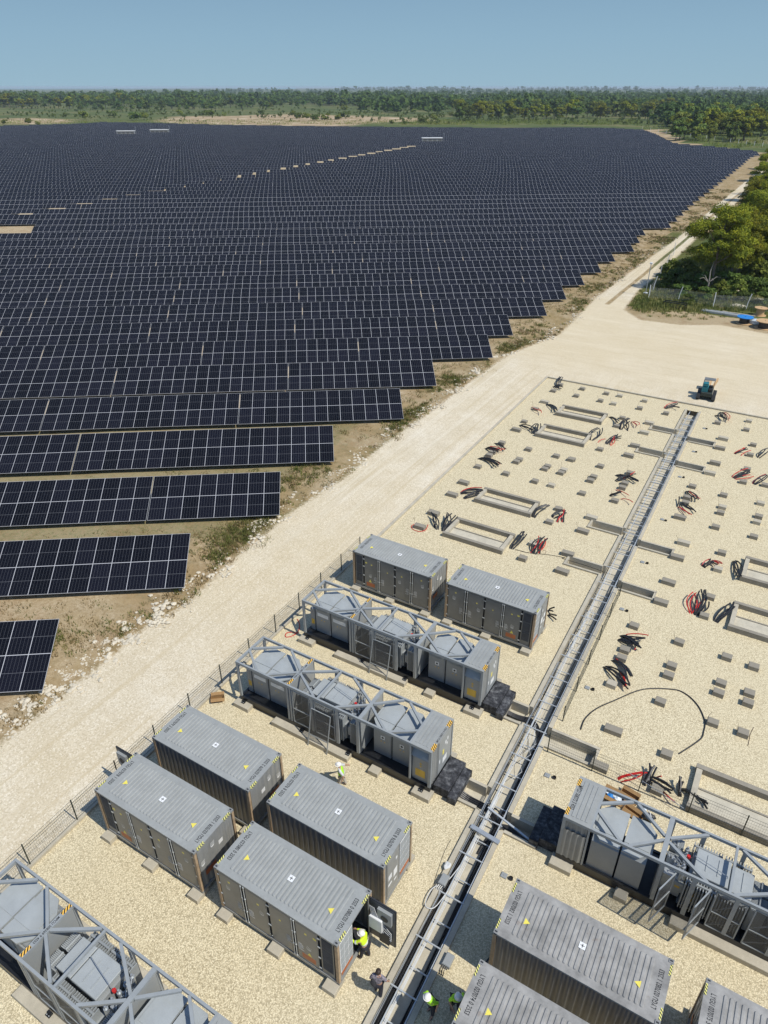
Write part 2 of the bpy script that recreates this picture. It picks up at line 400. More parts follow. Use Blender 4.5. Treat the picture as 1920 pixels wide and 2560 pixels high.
def inpoly(P, poly):
    x, y = P[:,0], P[:,1]; ins = np.zeros(len(P), bool); n = len(poly)
    for i in range(n):
        x0, y0 = poly[i]; x1, y1 = poly[(i+1) % n]
        c = ((y0 > y) != (y1 > y)) & (x < (x1-x0)*(y-y0)/((y1-y0) or 1e-9)+x0); ins ^= c
    return ins
def sdist(P, poly):      # signed distance, positive inside
    d = np.full(len(P), 1e9); n = len(poly)
    for i in range(n):
        a = np.array(poly[i]); b = np.array(poly[(i+1) % n]); ab = b-a
        t = np.clip(((P-a)@ab)/max(ab@ab, 1e-9), 0, 1); d = np.minimum(d, np.hypot(*(P-(a+t[:,None]*ab)).T))
    return np.where(inpoly(P, poly), d, -d)
ROADL_PX = [(0,1859),(57,1819),(143,1750),(208,1695),(278,1642),(360,1569),(469,1506),(599,1386),(720,1286.6),(861.6,1193.7),(967,1105),(1064,1037.5),(1148.5,974.3),(1211.8,927.8),(1275,885.7),(1400,834.5),(1484.6,750),(1566,687),(1644.5,630.7),(1713,580.6),(1785.5,518),(1870,449),(1905,415)]
ROADR_PX = [(1920,425),(1880,463),(1836,512),(1775,565),(1701,634),(1650.7,682),(1594,729),(1560,775)]
ROADL = [G(*p) for p in ROADL_PX]
YARD_N = [G(1600,800), G(1700,812), G(1800,812), G(1920,835)]
road_poly = [(-46, -8), (-40, 2)]+[tuple(p) for p in ROADL]+[G(*p) for p in ROADR_PX]+YARD_N+[(60, 121), (60, -8)]
gx = np.concatenate([-np.geomspace(76, 16000, 62)[::-1], np.arange(-75, 25.01, .55), np.geomspace(26, 16000, 62)])
gy = np.concatenate([-np.geomspace(8, 3000, 14)[::-1], np.arange(-6, 150.01, .55), np.geomspace(152, 18000, 88)])
XX, YY = np.meshgrid(gx, gy); P = np.stack([XX.ravel(), YY.ravel()], 1)
al = P@UR; un = (P@UN-RO)/RD+1
road = np.clip(.5+sdist(P, road_poly)/3.0, 0, 1)
rowmax = np.interp(un, list(range(1, 18))+AMAX_R[1:], ROWE+AMAX_A[1:])
infield = (un < 82) & (al < rowmax+14) & ~((un > 73.6) & (al < np.interp(un, [73.9, 76.8, 81.3], [-271, -221, -205])))
near_left = (P[:,1] < 130) & (P[:,0] < 8)
far = np.where(infield | near_left | (P[:,1] < 121), 0., 1.)
grass = np.where(infield, .27, .3)
grass = np.where((un > 2.75) & (un < 5.2) & infield, .46, grass)
dl = -sdist(P, road_poly); grass = np.where((dl > .2) & (dl < 4.5) & (P[:,1] > 38) & (P[:,1] < 140), .36, grass)
grass = np.where((P[:,1] > 119.5) & (P[:,0] > -24-.12*(P[:,1]-120)) & (P[:,1] < 190), .62, grass); far = np.where((P[:,1] > 117) & (P[:,1] < 160) & (P[:,0] > -26), 0., far)
sand = np.zeros(len(P))
for pl in ([(380,306),(440,290),(560,291),(700,284),(860,289),(960,301),(870,316),(620,314)], [(-40,306),(0,297),(60,295),(170,297),(180,307),(60,311)], [(820,296),(900,289),(1060,296),(1110,303),(900,306)], [(1590,322),(1660,326),(1700,345),(1690,357),(1640,345)]):
    sand = np.maximum(sand, np.clip(.5+sdist(P, [G(*q) for q in pl])/60., 0, 1) if pl[0][0] < 1500 else np.clip(.5+sdist(P, [G(*q) for q in pl])/6., 0, 1))
cl = [((a[0]+b[0])/2, (a[1]+b[1])/2) for a, b in zip([G(1484,750),G(1566,687),G(1644,631),G(1713,580),G(1785,518),G(1870,449)], [G(1560,775),G(1594,729),G(1650,682),G(1701,634),G(1775,565),G(1836,512)])]
dm = np.full(len(P), 1e9)
for a, b in zip(cl[:-1], cl[1:]):
    a = np.array(a); b = np.array(b); ab = b-a; t_ = np.clip(((P-a)@ab)/(ab@ab), 0, 1); dm = np.minimum(dm, np.hypot(*(P-(a+t_[:,None]*ab)).T))
road = np.where((dm < .55) & (P[:,1] > 98), np.minimum(road, .42+np.clip((114-P[:,1])/16, 0, 1)*.6), road)
pad_poly = [(PADW(-7)-.12, -7.5), (PADW(PADN)-.12, PADN+.12), (60, PADN+.12), (60, -7.5)]
padd = sdist(P, pad_poly)
zz = np.where(padd > .95, -1.6, 0.)
bump = (np.sin(P[:,0]*.21+1)*np.sin(P[:,1]*.17)+np.sin(P[:,0]*.53)*np.sin(P[:,1]*.61+2)*.5)*.05
zz = np.where(padd < -1, bump*np.clip(-padd/6, 0, 1), zz)
ny, nx = XX.shape; idx = np.arange(nx*ny).reshape(ny, nx)
F = np.stack([idx[:-1,:-1], idx[:-1,1:], idx[1:,1:], idx[1:,:-1]], -1).reshape(-1, 4)
tag(link('ground', mesh_np('ground', np.column_stack([P, zz]), F, M['ground'], dict(road=road, grass=grass, far=far, sand=sand, dry=np.clip(1.2-np.abs(al-rowmax-5)/16, 0, 1)*(un < 70), yard=np.clip((P[:,1]-80)/6, 0, 1)*(P[:,0] > -32)*(P[:,1] < 122)), smooth=True)), kind='structure')
# sea beyond the coast, north-west
coast = [G(-900, 222.8), G(0, 223.0), G(300, 222.6), G(480, 222.0), G(620, 221.0), G(740, 219.8)]
mb = MB(); far_pts = [tuple(np.array(p)/np.hypot(*p)*15500) for p in coast]
for i in range(len(coast)-1): mb.face([(*coast[i], .8), (*coast[i+1], .8), (*far_pts[i+1], .8), (*far_pts[i], .8)])
tag(obj('sea', mb, M['sea']), kind='structure')

# ------------------------------------------------------------------ yard (pad) sheet with openings for the trench
CHL0, CHL1, CHR0, CHR1 = -7.10, -6.88, -5.68, -5.45     # outer/inner faces of the two trench walls (at y=12)
CHY0, CHY1 = -3.0, 78.3
BL = [(20.95,22.45,-8.45), (27.05,28.6,-8.5), (43.15,44.4,-10.2), (49.1,50.4,-10.2), (64.8,66.15,-10.25), (70.85,72.1,-10.3)]   # y0,y1,x far end (left branches)
BR = [(20.45,21.6,-4.0), (26.3,27.7,-3.0), (42.1,43.2,-3.45), (48.2,49.3,-3.45), (63.65,64.9,-3.75), (69.8,71.0,-3.8)]
BW = .16
ys = sorted({-7.4, CHY0, CHY1, PADN}|{a for b in BL for a in b[:2]}|{a for b in BR for a in b[:2]})
mb = MB()
def strip(xa, xb, y0, y1):
    n = max(1, int((y1-y0)/6)); 
    for i in range(n):
        a = y0+(y1-y0)*i/n; b = y0+(y1-y0)*(i+1)/n
        mb.face([(xa(a), a, .012), (xb(a), a, .012), (xb(b), b, .012), (xa(b), b, .012)])
for a, b in zip(ys[:-1], ys[1:]):
    m = (a+b)/2; lx = next((q[2] for q in BL if q[0] < m < q[1]), None); rx = next((q[2] for q in BR if q[0] < m < q[1]), None)
    if CHY0 < m < CHY1:
        strip(lambda y: PADW(y), (lambda y: CHL0+sxp(y)) if lx is None else (lambda y: lx), a, b)
        strip((lambda y: CHR1+sxp(y)) if rx is None else (lambda y: rx), lambda y: 58, a, b)
    else: strip(lambda y: PADW(y), lambda y: 58, a, b)
tag(obj('gravel_yard', mb, M['gravel']), kind='structure')
# trench: walls, branch walls, floor
mb = MB(); WT, WB = .14, -1.0
def wall_y(x0, x1, y0, y1, top=WT):         # wall running along y with drift
    a0, a1, b0, b1 = x0+sxp(y0), x1+sxp(y0), x0+sxp(y1), x1+sxp(y1)
    mb.prism([(a0, y0), (a1, y0), (b1, y1), (b0, y1)], WB, top)
def gaps(br): 
    out = [CHY0]
    for q in sorted(br): out += [q[0], q[1]]
    return out+[CHY1]
for br, x0, x1 in ((BL, CHL0, CHL1), (BR, CHR0, CHR1)):
    g = gaps(br)
    for i in range(0, len(g), 2): wall_y(x0, x1, g[i], g[i+1])
for (y0, y1, xe) in BL:
    xc = CHL0+sxp((y0+y1)/2)
    mb.box(xe, xc-.003, y0, y0+BW, WB, WT); mb.box(xe, xc-.003, y1-BW, y1, WB, WT+.02); mb.box(xe, xe+BW, y0+BW+.002, y1-BW-.002, WB, WT-.02)
for (y0, y1, xe) in BR:
    xc = CHR1+sxp((y0+y1)/2)
    mb.box(xc+.003, xe, y0, y0+BW, WB, WT); mb.box(xc+.003, xe, y1-BW, y1, WB, WT+.02); mb.box(xe-BW, xe, y0+BW+.002, y1-BW-.002, WB, WT-.02)
tag(obj('trench_walls', mb, M['conc']), kind='structure')
mb = MB()
mb.prism([(CHL0+sxp(CHY0), CHY0), (CHR1+sxp(CHY0), CHY0), (CHR1+sxp(CHY1), CHY1), (CHL0+sxp(CHY1), CHY1)], -.99, -.52)
for (y0, y1, xe) in BL: mb.box(xe+.01, CHL0+.05+sxp(y0), y0+.01, y1-.01, -.98, -.515)
for (y0, y1, xe) in BR: mb.box(CHR1-.05+sxp(y0), xe-.01, y0+.01, y1-.01, -.98, -.515)
tag(obj('trench_floor', mb, M['floor']), kind='structure')
# kerb round the yard
mb = MB(); kz = .17
mb.prism([(PADW(-7)-.22, -7), (PADW(-7), -7), (PADW(PADN), PADN), (PADW(PADN)-.22, PADN+.22)], -.3, kz)
mb.prism([(PADW(PADN)-.215, PADN+.003), (PADW(PADN)-.215, PADN+.22), (58, PADN+.22), (58, PADN+.003)], -.3, kz-.003)
tag(obj('yard_kerb', mb, M['conc']), kind='structure')

# ================================================================== SOLAR FIELD
CT, ST = math.cos(TILT), math.sin(TILT)
arr_cache, sup_cache, posts_cache = {}, {}, {}
M['rail'] = paint('rail_steel', (.30, .31, .32), .45, .1, metal=.4)
def arr_mesh(n, name='panel_array'):
    if n in arr_cache: return arr_cache[n]
    L = n*MW; th = .04; nx_, nz_ = 0, 0
    me = bpy.data.meshes.new(name)
    def pt(x, s, h): return (x, s*CT-h*ST, HL+s*ST+h*CT)
    v = [pt(-L, 0, 0), pt(0, 0, 0), pt(0, SL, 0), pt(-L, SL, 0), pt(-L, 0, -th), pt(0, 0, -th), pt(0, SL, -th), pt(-L, SL, -th)]
    f = [(0,1,2,3), (7,6,5,4), (4,5,1,0), (5,6,2,1), (6,7,3,2), (7,4,0,3)]
    me.from_pydata(v, [], f); me.materials.append(M['panel']); me.materials.append(M['rail'])
    uv = me.uv_layers.new(name='UVMap')
    for i, q in enumerate([(0,0),(L,0),(L,SL),(0,SL)]): uv.data[i].uv = q
    for p in me.polygons[1:]: p.material_index = 1
    me.update(); arr_cache[n] = me; return me
def sup_mb(n, posts):
    L = n*MW; mb = MB()
    for s in (.55, 1.75, 2.9, 4.1): mb.bar((-L+.1, s*CT+.02, HL+s*ST-.08), (-.1, s*CT+.02, HL+s*ST-.08), .05, .07)
    k = max(2, round(L/3.6)); xs = [-L+.9+(L-1.8)*i/(k-1) for i in range(k)]
    for x in xs:
        mb.bar((x, .3*CT, HL+.3*ST-.16), (x, 4.4*CT, HL+4.4*ST-.16), .06, .09)
        if posts:
            for s in (1.1, 3.5): mb.bar((x, s*CT, -.2), (x, s*CT, HL+s*ST-.2), .08, .08)
    return mb, xs
def post_mesh(s):
    if s not in posts_cache:
        mb = MB(); mb.bar((0, s*CT, -.2), (0, s*CT, HL+s*ST-.2), .08, .08); posts_cache[s] = mb.mesh('post', M['rail'])
    return posts_cache[s]
STN = [G(315.4, 341), G(399.3, 337.5), G(1080.4, 360.6)]
tables = []   # (row, right end along, n)
for r in range(1, 82):
    hi, lo = row_end(r), row_start(r)
    cuts = []
    if r in (17, 18): lo = -69.5 if r == 17 else -71.5
    if 20 <= r <= 46: g0 = -81.5+5.0*(r-20)+(0 if r < 26 else (r-26)*.1); cuts.append((g0-1.3, g0+3.7+.14*(r-20)))
    for q in STN:
        qa, qn = np.array(q)@UR, (np.array(q)@UN-RO)/RD+1
        if -1.0 < r-qn < .75: cuts.append((qa-9.5, qa+9.5))
    iv = [(lo, hi)]
    for c0, c1 in cuts:
        nv = []
        for a, b in iv:
            if c1 < a or c0 > b: nv.append((a, b)); continue
            if c0 > a: nv.append((a, c0))
            if c1 < b: nv.append((c1, b))
        iv = nv
    for (a, b) in sorted(iv, reverse=True):
        x = b; first = True
        while x-a > 1.5*MW:
            n = ({3:8,4:18,5:13,6:13,7:13,8:8,9:13,10:18}.get(r, rng.choice([8,13,18])) if (first and r > 2) else 15); n = int(min(n, (x-a)//MW)); first = False
            c = UR*(x-n*MW/2)+UN*(RO+RD*(r-1)+2)
            u, v, dz = PX(c[0], c[1], 1); ext = n*MW/2*FPX/max(dz, 1)
            if dz > 5 and u+ext > -60 and u-ext < 1990: tables.append((r, x, n, dz, u))
            x -= n*MW+.09
            if dz > 5 and u < -800: break
            if x < -880: break
near = sorted(range(len(tables)), key=lambda i: tables[i][3])
def seen(i):
    r, x, n, dz, u = tables[i]; return -n*MW/2*FPX/dz-1 < u-0
near = [i for i in near if tables[i][4]+tables[i][2]*MW/2*FPX/tables[i][3] > 4][:300]; nearset = set(near)
rowcount = {}
for i, (r, x, n, dz, u) in enumerate(tables):
    if i in nearset: rowcount.setdefault(r, []).append(i)
for r, L in rowcount.items():
    L.sort(key=lambda i: -tables[i][1])
    for k, i in enumerate(L):
        _, x, n, dz, u = tables[i]
        p = UR*x+UN*(RO+RD*(r-1))
        lab = ('rightmost' if k == 0 else ordinal(k+1)+' from right')+' panel table of the '+('front' if r == 1 else ordinal(r))+' row, dark blue'
        t = thing('solar_table', lab, 'solar table', (p[0], p[1], 0), PHI, 'tilted solar tables standing in long rows')
        link('panel_array', arr_mesh(n), t)
        det = r <= 6
        if (n, det) not in sup_cache: a_, xs = sup_mb(n, not det); sup_cache[(n, det)] = (a_.mesh('support_frame', M['rail']), xs)
        me, xs = sup_cache[(n, det)]; link('support_frame', me, t)
        if det:
            for xx in xs:
                for s in (1.1, 3.5): link('post', post_mesh(s), t, (xx, 0, 0))
# the far rest of the field
V, Fc, UVs = [], [], []
mi = []
for i, (r, x, n, dz, u) in enumerate(tables):
    if i in nearset: continue
    b = UR*x+UN*(RO+RD*(r-1)); L = n*MW; k = len(V); jit = rng.uniform(-.12, .12)
    for (xx, s, h) in ((-L,0,0),(0,0,0),(0,SL,0),(-L,SL,0),(-L,0,-.1),(0,0,-.1),(0,SL,-.1),(-L,SL,-.1)):
        q = b+UR*xx+UN*(s*CT); V.append((q[0], q[1], HL+s*ST+h+jit))
    Fc += [(k,k+1,k+2,k+3),(k+7,k+6,k+5,k+4),(k+4,k+5,k+1,k),(k+5,k+6,k+2,k+1),(k+6,k+7,k+3,k+2),(k+7,k+4,k,k+3)]; mi += [0,1,1,1,1,1]
    UVs += [0,0,L,0,L,SL,0,SL]+[0.]*40
me = mesh_np('solar_field', V, Fc, [M['panel'], M['rail']], mi=mi); uvl = me.uv_layers.new(name='UVMap'); uvl.data.foreach_set('uv', np.array(UVs, np.float32))
tag(link('solar_field', me), 'dark expanse of far solar rows reaching to the scrub', 'solar field', kind='stuff')
print('tables', len(tables), 'rest', len(tables)-len(nearset))
mb = MB()      # raised earth of the service path where it crosses each row
for r in range(20, 47):
    g0 = -81.5+5.0*(r-20)+(0 if r < 26 else (r-26)*.1); a, b = g0-1.6, g0+4.0+.14*(r-20); h = .62+.02*(r-20)
    def q_(al_, un_, z): p = UR*al_+UN*(RO+RD*(r-1)+un_); return (p[0], p[1], z)
    A_ = [q_(a, 4.9, .02), q_(b, 4.9, .02), q_(b, 8.8, .02), q_(a, 8.8, .02)]; B_ = [q_(a+.3, 5.6, h), q_(b-.3, 5.6, h), q_(b-.3, 8.3, h), q_(a+.3, 8.3, h)]
    mb.face(B_)
    for i in range(4): mb.face([A_[i], A_[(i+1) % 4], B_[(i+1) % 4], B_[i]])
tag(obj('field_path', mb, paint('path_earth', (.38, .31, .20), .95, .2, .8)), kind='structure')
# stations in the field
def station(p, label, sw, rf):
    t = thing('field_station', label, 'substation', (p[0], p[1], 0), PHI, 'white roofed stations among the panels')
    mb = MB(); mb.box(-sw/2, sw/2, 0, 2.6, .5, 3.0); obj('body', mb, M['frame'], t)
    mb = MB()
    for k in range(4): mb.box(-sw/2+.6+k*sw/4, -sw/2+sw/4-.4+k*sw/4, -.04, -.003, .8, 2.7)
    obj('door', mb, M['door'], t)
    mb = MB(); mb.box(-sw/2-.4, sw/2+.4, -.5, 3.1, 3.25, 3.6); obj('roof', mb, M[rf], t)
    mb = MB()
    for x in (-sw/2, sw/2):
        for y in (-.3, 2.9): mb.box(x-.08, x+.08, y-.08, y+.08, 0, 3.25)
    obj('canopy_frame', mb, M['steel'], t)
    mb = MB(); mb.box(-sw/2+.3, sw/2-.3, .1, 2.5, 0, .5); obj('plinth', mb, M['conc'], t)
    mb = MB(); mb.cyl(sw/2+1.2, .5, 0, 6, .07, 6); mb.box(sw/2+1.0, sw/2+1.4, .35, .65, 5.6, 6); obj('camera_mast', mb, M['steel'], t)
station(STN[0], 'leftmost white roofed station rising from the far panel rows', 12, 'white')
station(STN[1], 'middle white roofed station in the far panels, beside the leftmost one', 12.5, 'white')
station(STN[2], 'right hand white roofed station alone among the far panel rows', 12, 'white')

# ================================================================== CONTAINERS (20 ft)
CLn, CWd, CHt, BZ = 6.058, 2.438, 2.896, .30
def wave(L, pitch=.275, d=.036, a=.07):
    """trapezoid corrugation profile along 0..L as list of (t, depth)"""
    n = max(1, int(L/pitch)); p = L/n; out = []
    for i in range(n):
        t = i*p; out += [(t, 0), (t+p/2-a, 0), (t+p/2, d), (t+p-a, d)]
    return out+[(L, 0)]
def corr_wall(mb, a, b, z0, z1, nrm, m=0, pitch=.275):
    a = np.array(a, float); b = np.array(b, float); L = np.hypot(*(b-a)); d = (b-a)/L; nr = np.array(nrm, float)
    pr = [a+d*t-nr*q for t, q in wave(L, pitch)]
    for p, q in zip(pr[:-1], pr[1:]): mb.face([(p[0],p[1],z0),(q[0],q[1],z0),(q[0],q[1],z1),(p[0],p[1],z1)], m)
txt_cache = {}
def text_mesh(s, size, mat, sx=.78):
    k = (s, size, mat)
    if k in txt_cache: return txt_cache[k]
    cu = bpy.data.curves.new('lettering', 'FONT'); cu.body = s; cu.size = size; cu.align_x = 'CENTER'; cu.align_y = 'CENTER'; cu.offset = size*.018; cu.space_character = 1.06
    o = bpy.data.objects.new('tmp', cu); COL.objects.link(o); dg = bpy.context.evaluated_depsgraph_get()
    me = bpy.data.meshes.new_from_object(o.evaluated_get(dg)); bpy.data.objects.remove(o)
    me.transform(Matrix.Diagonal((sx, 1, 1, 1))); me.materials.clear(); me.materials.append(M[mat]); me.name = 'lettering'; txt_cache[k] = me; return me
def place_text(s, size, mat, parent, loc, xdir, updir, sx=.78, name='lettering'):
    x = Vector(xdir); y = Vector(updir); z = x.cross(y)
    o = link(name, text_mesh(s, size, mat, sx), parent); mt = Matrix((x, y, z)).transposed().to_4x4(); mt.translation = Vector(loc); o.matrix_local = mt; return o
def tri(mb, c, r, up, rt, m=0, h=.004):
    c = Vector(c); up = Vector(up); rt = Vector(rt); n = rt.cross(up)
    p = [c+up*r+n*h, c-up*r*.6-rt*r*.95+n*h, c-up*r*.6+rt*r*.95+n*h]; mb.face([p[0], p[1], p[2]], m)
def flip(mb, mx, my, L=CLn, Wd=CWd):
    if mx: mb.v = [(L-x, y, z) for x, y, z in mb.v]
    if my: mb.v = [(x, Wd-y, z) for x, y, z in mb.v]
    if mx != my: mb.f = [tuple(reversed(f)) for f in mb.f]
    return mb
_cc = {}
def cmesh(key, fn, mats, mx, my):
    k = (key, mx, my)
    if k not in _cc: mb = MB(); fn(mb); flip(mb, mx, my); _cc[k] = mb.mesh(key, mats)
    return _cc[k]
def f_walls(mb):
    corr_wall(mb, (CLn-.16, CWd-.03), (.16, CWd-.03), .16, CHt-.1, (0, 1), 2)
    corr_wall(mb, (.03, CWd-.16), (.03, .16), .16, CHt-.1, (-1, 0))
    mb.box(.16, CLn-.16, .10, .13, .16, CHt-.1, 1)                      # dark backing behind the doors
    mb.box(CLn-.06, CLn-.035, .16, 1.06, .16, CHt-.1, 0)
    mb.box(CLn-.9, CLn-.88, 1.06, 2.28, .16, CHt-.1, 1); mb.box(CLn-.06, CLn-.03, 2.2, 2.28, .16, CHt-.1, 0)
    mb.box(.1, CLn-.1, .1, CWd-.1, .1, .16, 1)
def f_rails(mb):
    for z0, z1 in ((0, .16), (CHt-.11, CHt-.03)):
        mb.box(.16, CLn-.16, 0, .09, z0, z1); mb.box(.16, CLn-.16, CWd-.09, CWd, z0, z1)
        mb.box(0, .09, .16, CWd-.16, z0, z1); mb.box(CLn-.09, CLn, .16, CWd-.16, z0, z1)
    for x in np.arange(.6, 5.7, .45): mb.box(x, x+.08, .1, CWd-.1, .02, .09)
def f_roof(mb):
    z = CHt-.028; x0, x1, y0, y1 = .0, CLn, .0, CWd
    mb.box(x0+.002, x1-.002, y0+.002, y1-.002, z-.02, z)
    n = 25; p = (CLn-1.16)/n
    for i in range(n):
        cx = .58+p*(i+.5); hw, tw, h = p*.36, p*.22, .038
        ya, yb = .26, CWd-.26
        def ring(w, zz, e):
            pts = []
            for k in range(5): a = PI+PI*k/4; pts.append((cx+w*math.cos(a), ya+e+w*.9*math.sin(a)+w, zz))
            for k in range(5): a = PI*k/4; pts.append((cx+w*math.cos(a), yb-e+w*.9*math.sin(a)-w, zz))
            return pts
        A_, B_ = ring(hw, z+.001, 0), ring(tw, z+h, .03); k0 = len(mb.v); mb.v += A_+B_; k = len(A_)
        for q in range(k): mb.f.append((k0+q, k0+(q+1) % k, k0+k+(q+1) % k, k0+k+q)); mb.m.append(0)
        mb.f.append(tuple(k0+k+q for q in range(k))); mb.m.append(0)
def f_post(mb, x, y):
    X0, X1 = (0, .14) if x == 0 else (CLn-.14, CLn); Y0, Y1 = (0, .12) if y == 0 else (CWd-.12, CWd)
    mb.box(X0, X1, Y0, Y1, .118, CHt-.118)
def f_cast(mb, x, y, z):
    X0, X1 = (-.003, .178) if x == 0 else (CLn-.178, CLn+.003); Y0, Y1 = (-.003, .162) if y == 0 else (CWd-.162, CWd+.003); Z0, Z1 = (0, .118) if z == 0 else (CHt-.118, CHt)
    mb.bev(X0, X1, Y0, Y1, Z0, Z1, .01)
    cx, cy = (X0+X1)/2, (Y0+Y1)/2
    if z: mb.box(cx-.05, cx+.05, cy-.03, cy+.03, Z1-.01, Z1+.002, 1)
    yy = Y0-.002 if y == 0 else Y1+.002; mb.box(cx-.045, cx+.045, min(yy, yy), yy+.001, Z0+.03, Z1-.03, 1)
DX = [(.20, 1.33), (1.58, 2.66), (2.78, 3.86), (4.08, 5.12)]
def f_door(mb, i):
    a, b = DX[i]; mb.box(a, b, .025, .055, .2, CHt-.16, 0)
    mb.box(a+.05, b-.05, .018, .024, .26, CHt-.22, 0)
def f_rod(mb, i):
    a, b = DX[i]; x = b+.055 if i in (0, 2) else a-.055
    mb.tube([(x, .0, .12), (x, .0, CHt-.13)], .018, 6)
    for z in (.2, 1.0, 1.9, CHt-.2): mb.box(x-.035, x+.035, -.02, .02, z-.03, z+.03)
def f_hinge(mb, i):
    a, b = DX[i]; x = a-.05 if i in (0, 2) else b+.05
    for z in (.4, 1.15, 1.9, 2.5): mb.box(x-.06, x+.06, .0, .03, z-.03, z+.03)
def f_marks(mb):
    for i, (a, b) in enumerate(DX):
        x = b-.30 if i in (0, 2) else a+.06
        for k, (w, h) in enumerate([(.18, .03), (.24, .03), (.22, .03), (.24, .045), (.14, .03), (.26, .025)]): mb.box(x, x+w, .012, .0175, 1.25-k*.085, 1.25-k*.085+h, 0)
    for cx, cz in ((.62, 1.9), (4.65, 1.25), (2.35, 1.6)):
        for q in range(4): mb.face([(cx-.11+q*.06, .016, cz-.02), (cx-.085+q*.06, .016, cz-.02), (cx-.05+q*.06, .016, cz+.17-q*.02), (cx-.07+q*.06, .016, cz+.17-q*.02)], 0)
        mb.face([(cx-.12, .0165, cz-.04), (cx+.13, .0165, cz-.04), (cx+.06, .0165, cz-.13), (cx-.05, .0165, cz-.13)], 0)
def f_plate(mb): mb.box(4.30, 4.95, .010, .0175, .36, .66)
def f_spots(mb):
    for cx, cz, s in ((.72, 2.35, .05), (2.2, 2.1, .05), (4.55, 2.2, .05), (4.98, 2.25, .07), (3.3, 2.0, .04)): mb.box(cx-s, cx+s, .012, .0172, cz-s*.8, cz+s*.8)
    mb.face([(4.55, .0168, .72), (4.78, .0168, .72), (4.665, .0168, .95)])
def f_louver(mb):
    mb.box(5.24, 5.84, .03, .06, .2, CHt-.16, 0)
    for z in (.5, 1.25, 2.0): mb.box(5.30, 5.78, .02, .03, z, z+.66, 1)
    for z in np.arange(.52, 2.64, .06): mb.box(5.30, 5.78, .008, .02, z, z+.018, 1)
def f_hvac(mb):
    x = CLn-.035; mb.box(x, x+.012, .17, 1.03, .62, 2.70, 0)
    for r_ in range(4):
        for c in range(3):
            y0, z0 = .21+c*.275, .68+r_*.50; mb.box(x+.012, x+.016, y0, y0+.24, z0, z0+.45, 1)
            for k in range(8): mb.box(x+.016, x+.028, y0, y0+.24, z0+.02+k*.055, z0+.036+k*.055, 1)
def f_hvplate(mb): x = CLn-.035; mb.box(x, x+.014, .22, .98, .36, .54)
def f_shut(mb):
    x = CLn-.05; mb.box(x, x+.03, 1.12, 2.16, .2, 2.74, 0); mb.box(x+.03, x+.045, 1.2, 2.08, .28, 2.66, 0)
def f_shutmarks(mb):
    x = CLn-.003
    for y0, z0, w, h in ((1.3, 1.1, .3, .45), (1.75, 1.35, .28, .3), (1.75, .95, .3, .12), (1.35, .75, .2, .1), (1.3, 2.1, .12, .16)): mb.box(x-.004, x+.003, y0, y0+w, z0, z0+h, 0)
def f_openleaf(mb):
    y = 2.24; mb.box(CLn+.02, CLn+1.22, y, y+.06, .2, 2.74, 0)
    mb.box(CLn+.06, CLn+1.18, y-.012, y-.001, .26, 2.68, 1)
def f_openbox(mb): mb.bev(CLn+.12, CLn+.70, 2.0, 2.22, 1.15, 1.95, .03)
def f_openfan(mb):
    mb.box(CLn+.45, CLn+1.08, 2.1, 2.224, 1.75, 2.55, 0); mb.tube([(CLn+.78, 2.095, 2.12), (CLn+.78, 2.08, 2.12)], .17, 14, 1)
    mb.box(CLn+.55, CLn+1.0, 2.1, 2.224, .35, 1.05, 1)
def f_opencab(mb):
    for k in range(5): mb.tube([(CLn+.1+k*.05, 2.1, 2.5), (CLn+.2+k*.1, 2.08, 2.0-k*.1), (CLn+.75, 2.12, 1.6-k*.2), (CLn+1.08, 2.15, 1.2-k*.12), (CLn+1.0, 2.18, .5)], .012, 5)
def f_endmarks(mb):     # pictograms on the plain end
    x = .018
    for cy, cz in ((1.0, 2.2), (.35, 1.7)):
        for q in range(4): mb.face([(x, cy-.11+q*.06, cz-.02), (x, cy-.085+q*.06, cz-.02), (x, cy-.05+q*.06, cz+.19), (x, cy-.07+q*.06, cz+.19)], 0)
        mb.face([(x, cy-.12, cz-.04), (x, cy+.13, cz-.04), (x, cy+.06, cz-.13), (x, cy-.05, cz-.13)], 0)
    mb.box(x-.004, x, 1.35, 1.6, 1.75, 2.0, 0)
def f_endplate(mb): mb.box(.016, .022, .4, 1.05, .8, 1.1, 0)
def f_rooftri(mb, e):
    x = CLn-.95 if e else .95
    s = -1 if e else 1
    k = len(mb.v); y = CWd*.40; z = CHt+.013; r = .135
    mb.face([(x+s*(-.03)-s*r*.0+(0), y, z)]*0+[(x-s*r*.62, y-r, z), (x-s*r*.62, y+r, z), (x+s*r*1.0, y, z)][::1 if e == 0 else -1])
def f_centre(mb): mb.box(CLn/2-.12, CLn/2+.13, CWd/2-.13, CWd/2+.12, CHt-.002, CHt+.014)
def f_haz(mb, x, y):
    X0, X1 = (.012, .085) if x == 0 else (CLn-.085, CLn-.012); Y0 = .2 if y == 0 else CWd-.62
    mb.box(X0, X1, Y0, Y0+.42, CHt-.032, CHt-.022)
    xe = -.004 if x == 0 else CLn; mb.box(xe, xe+.004, Y0, Y0+.42, CHt-.105, CHt-.035)
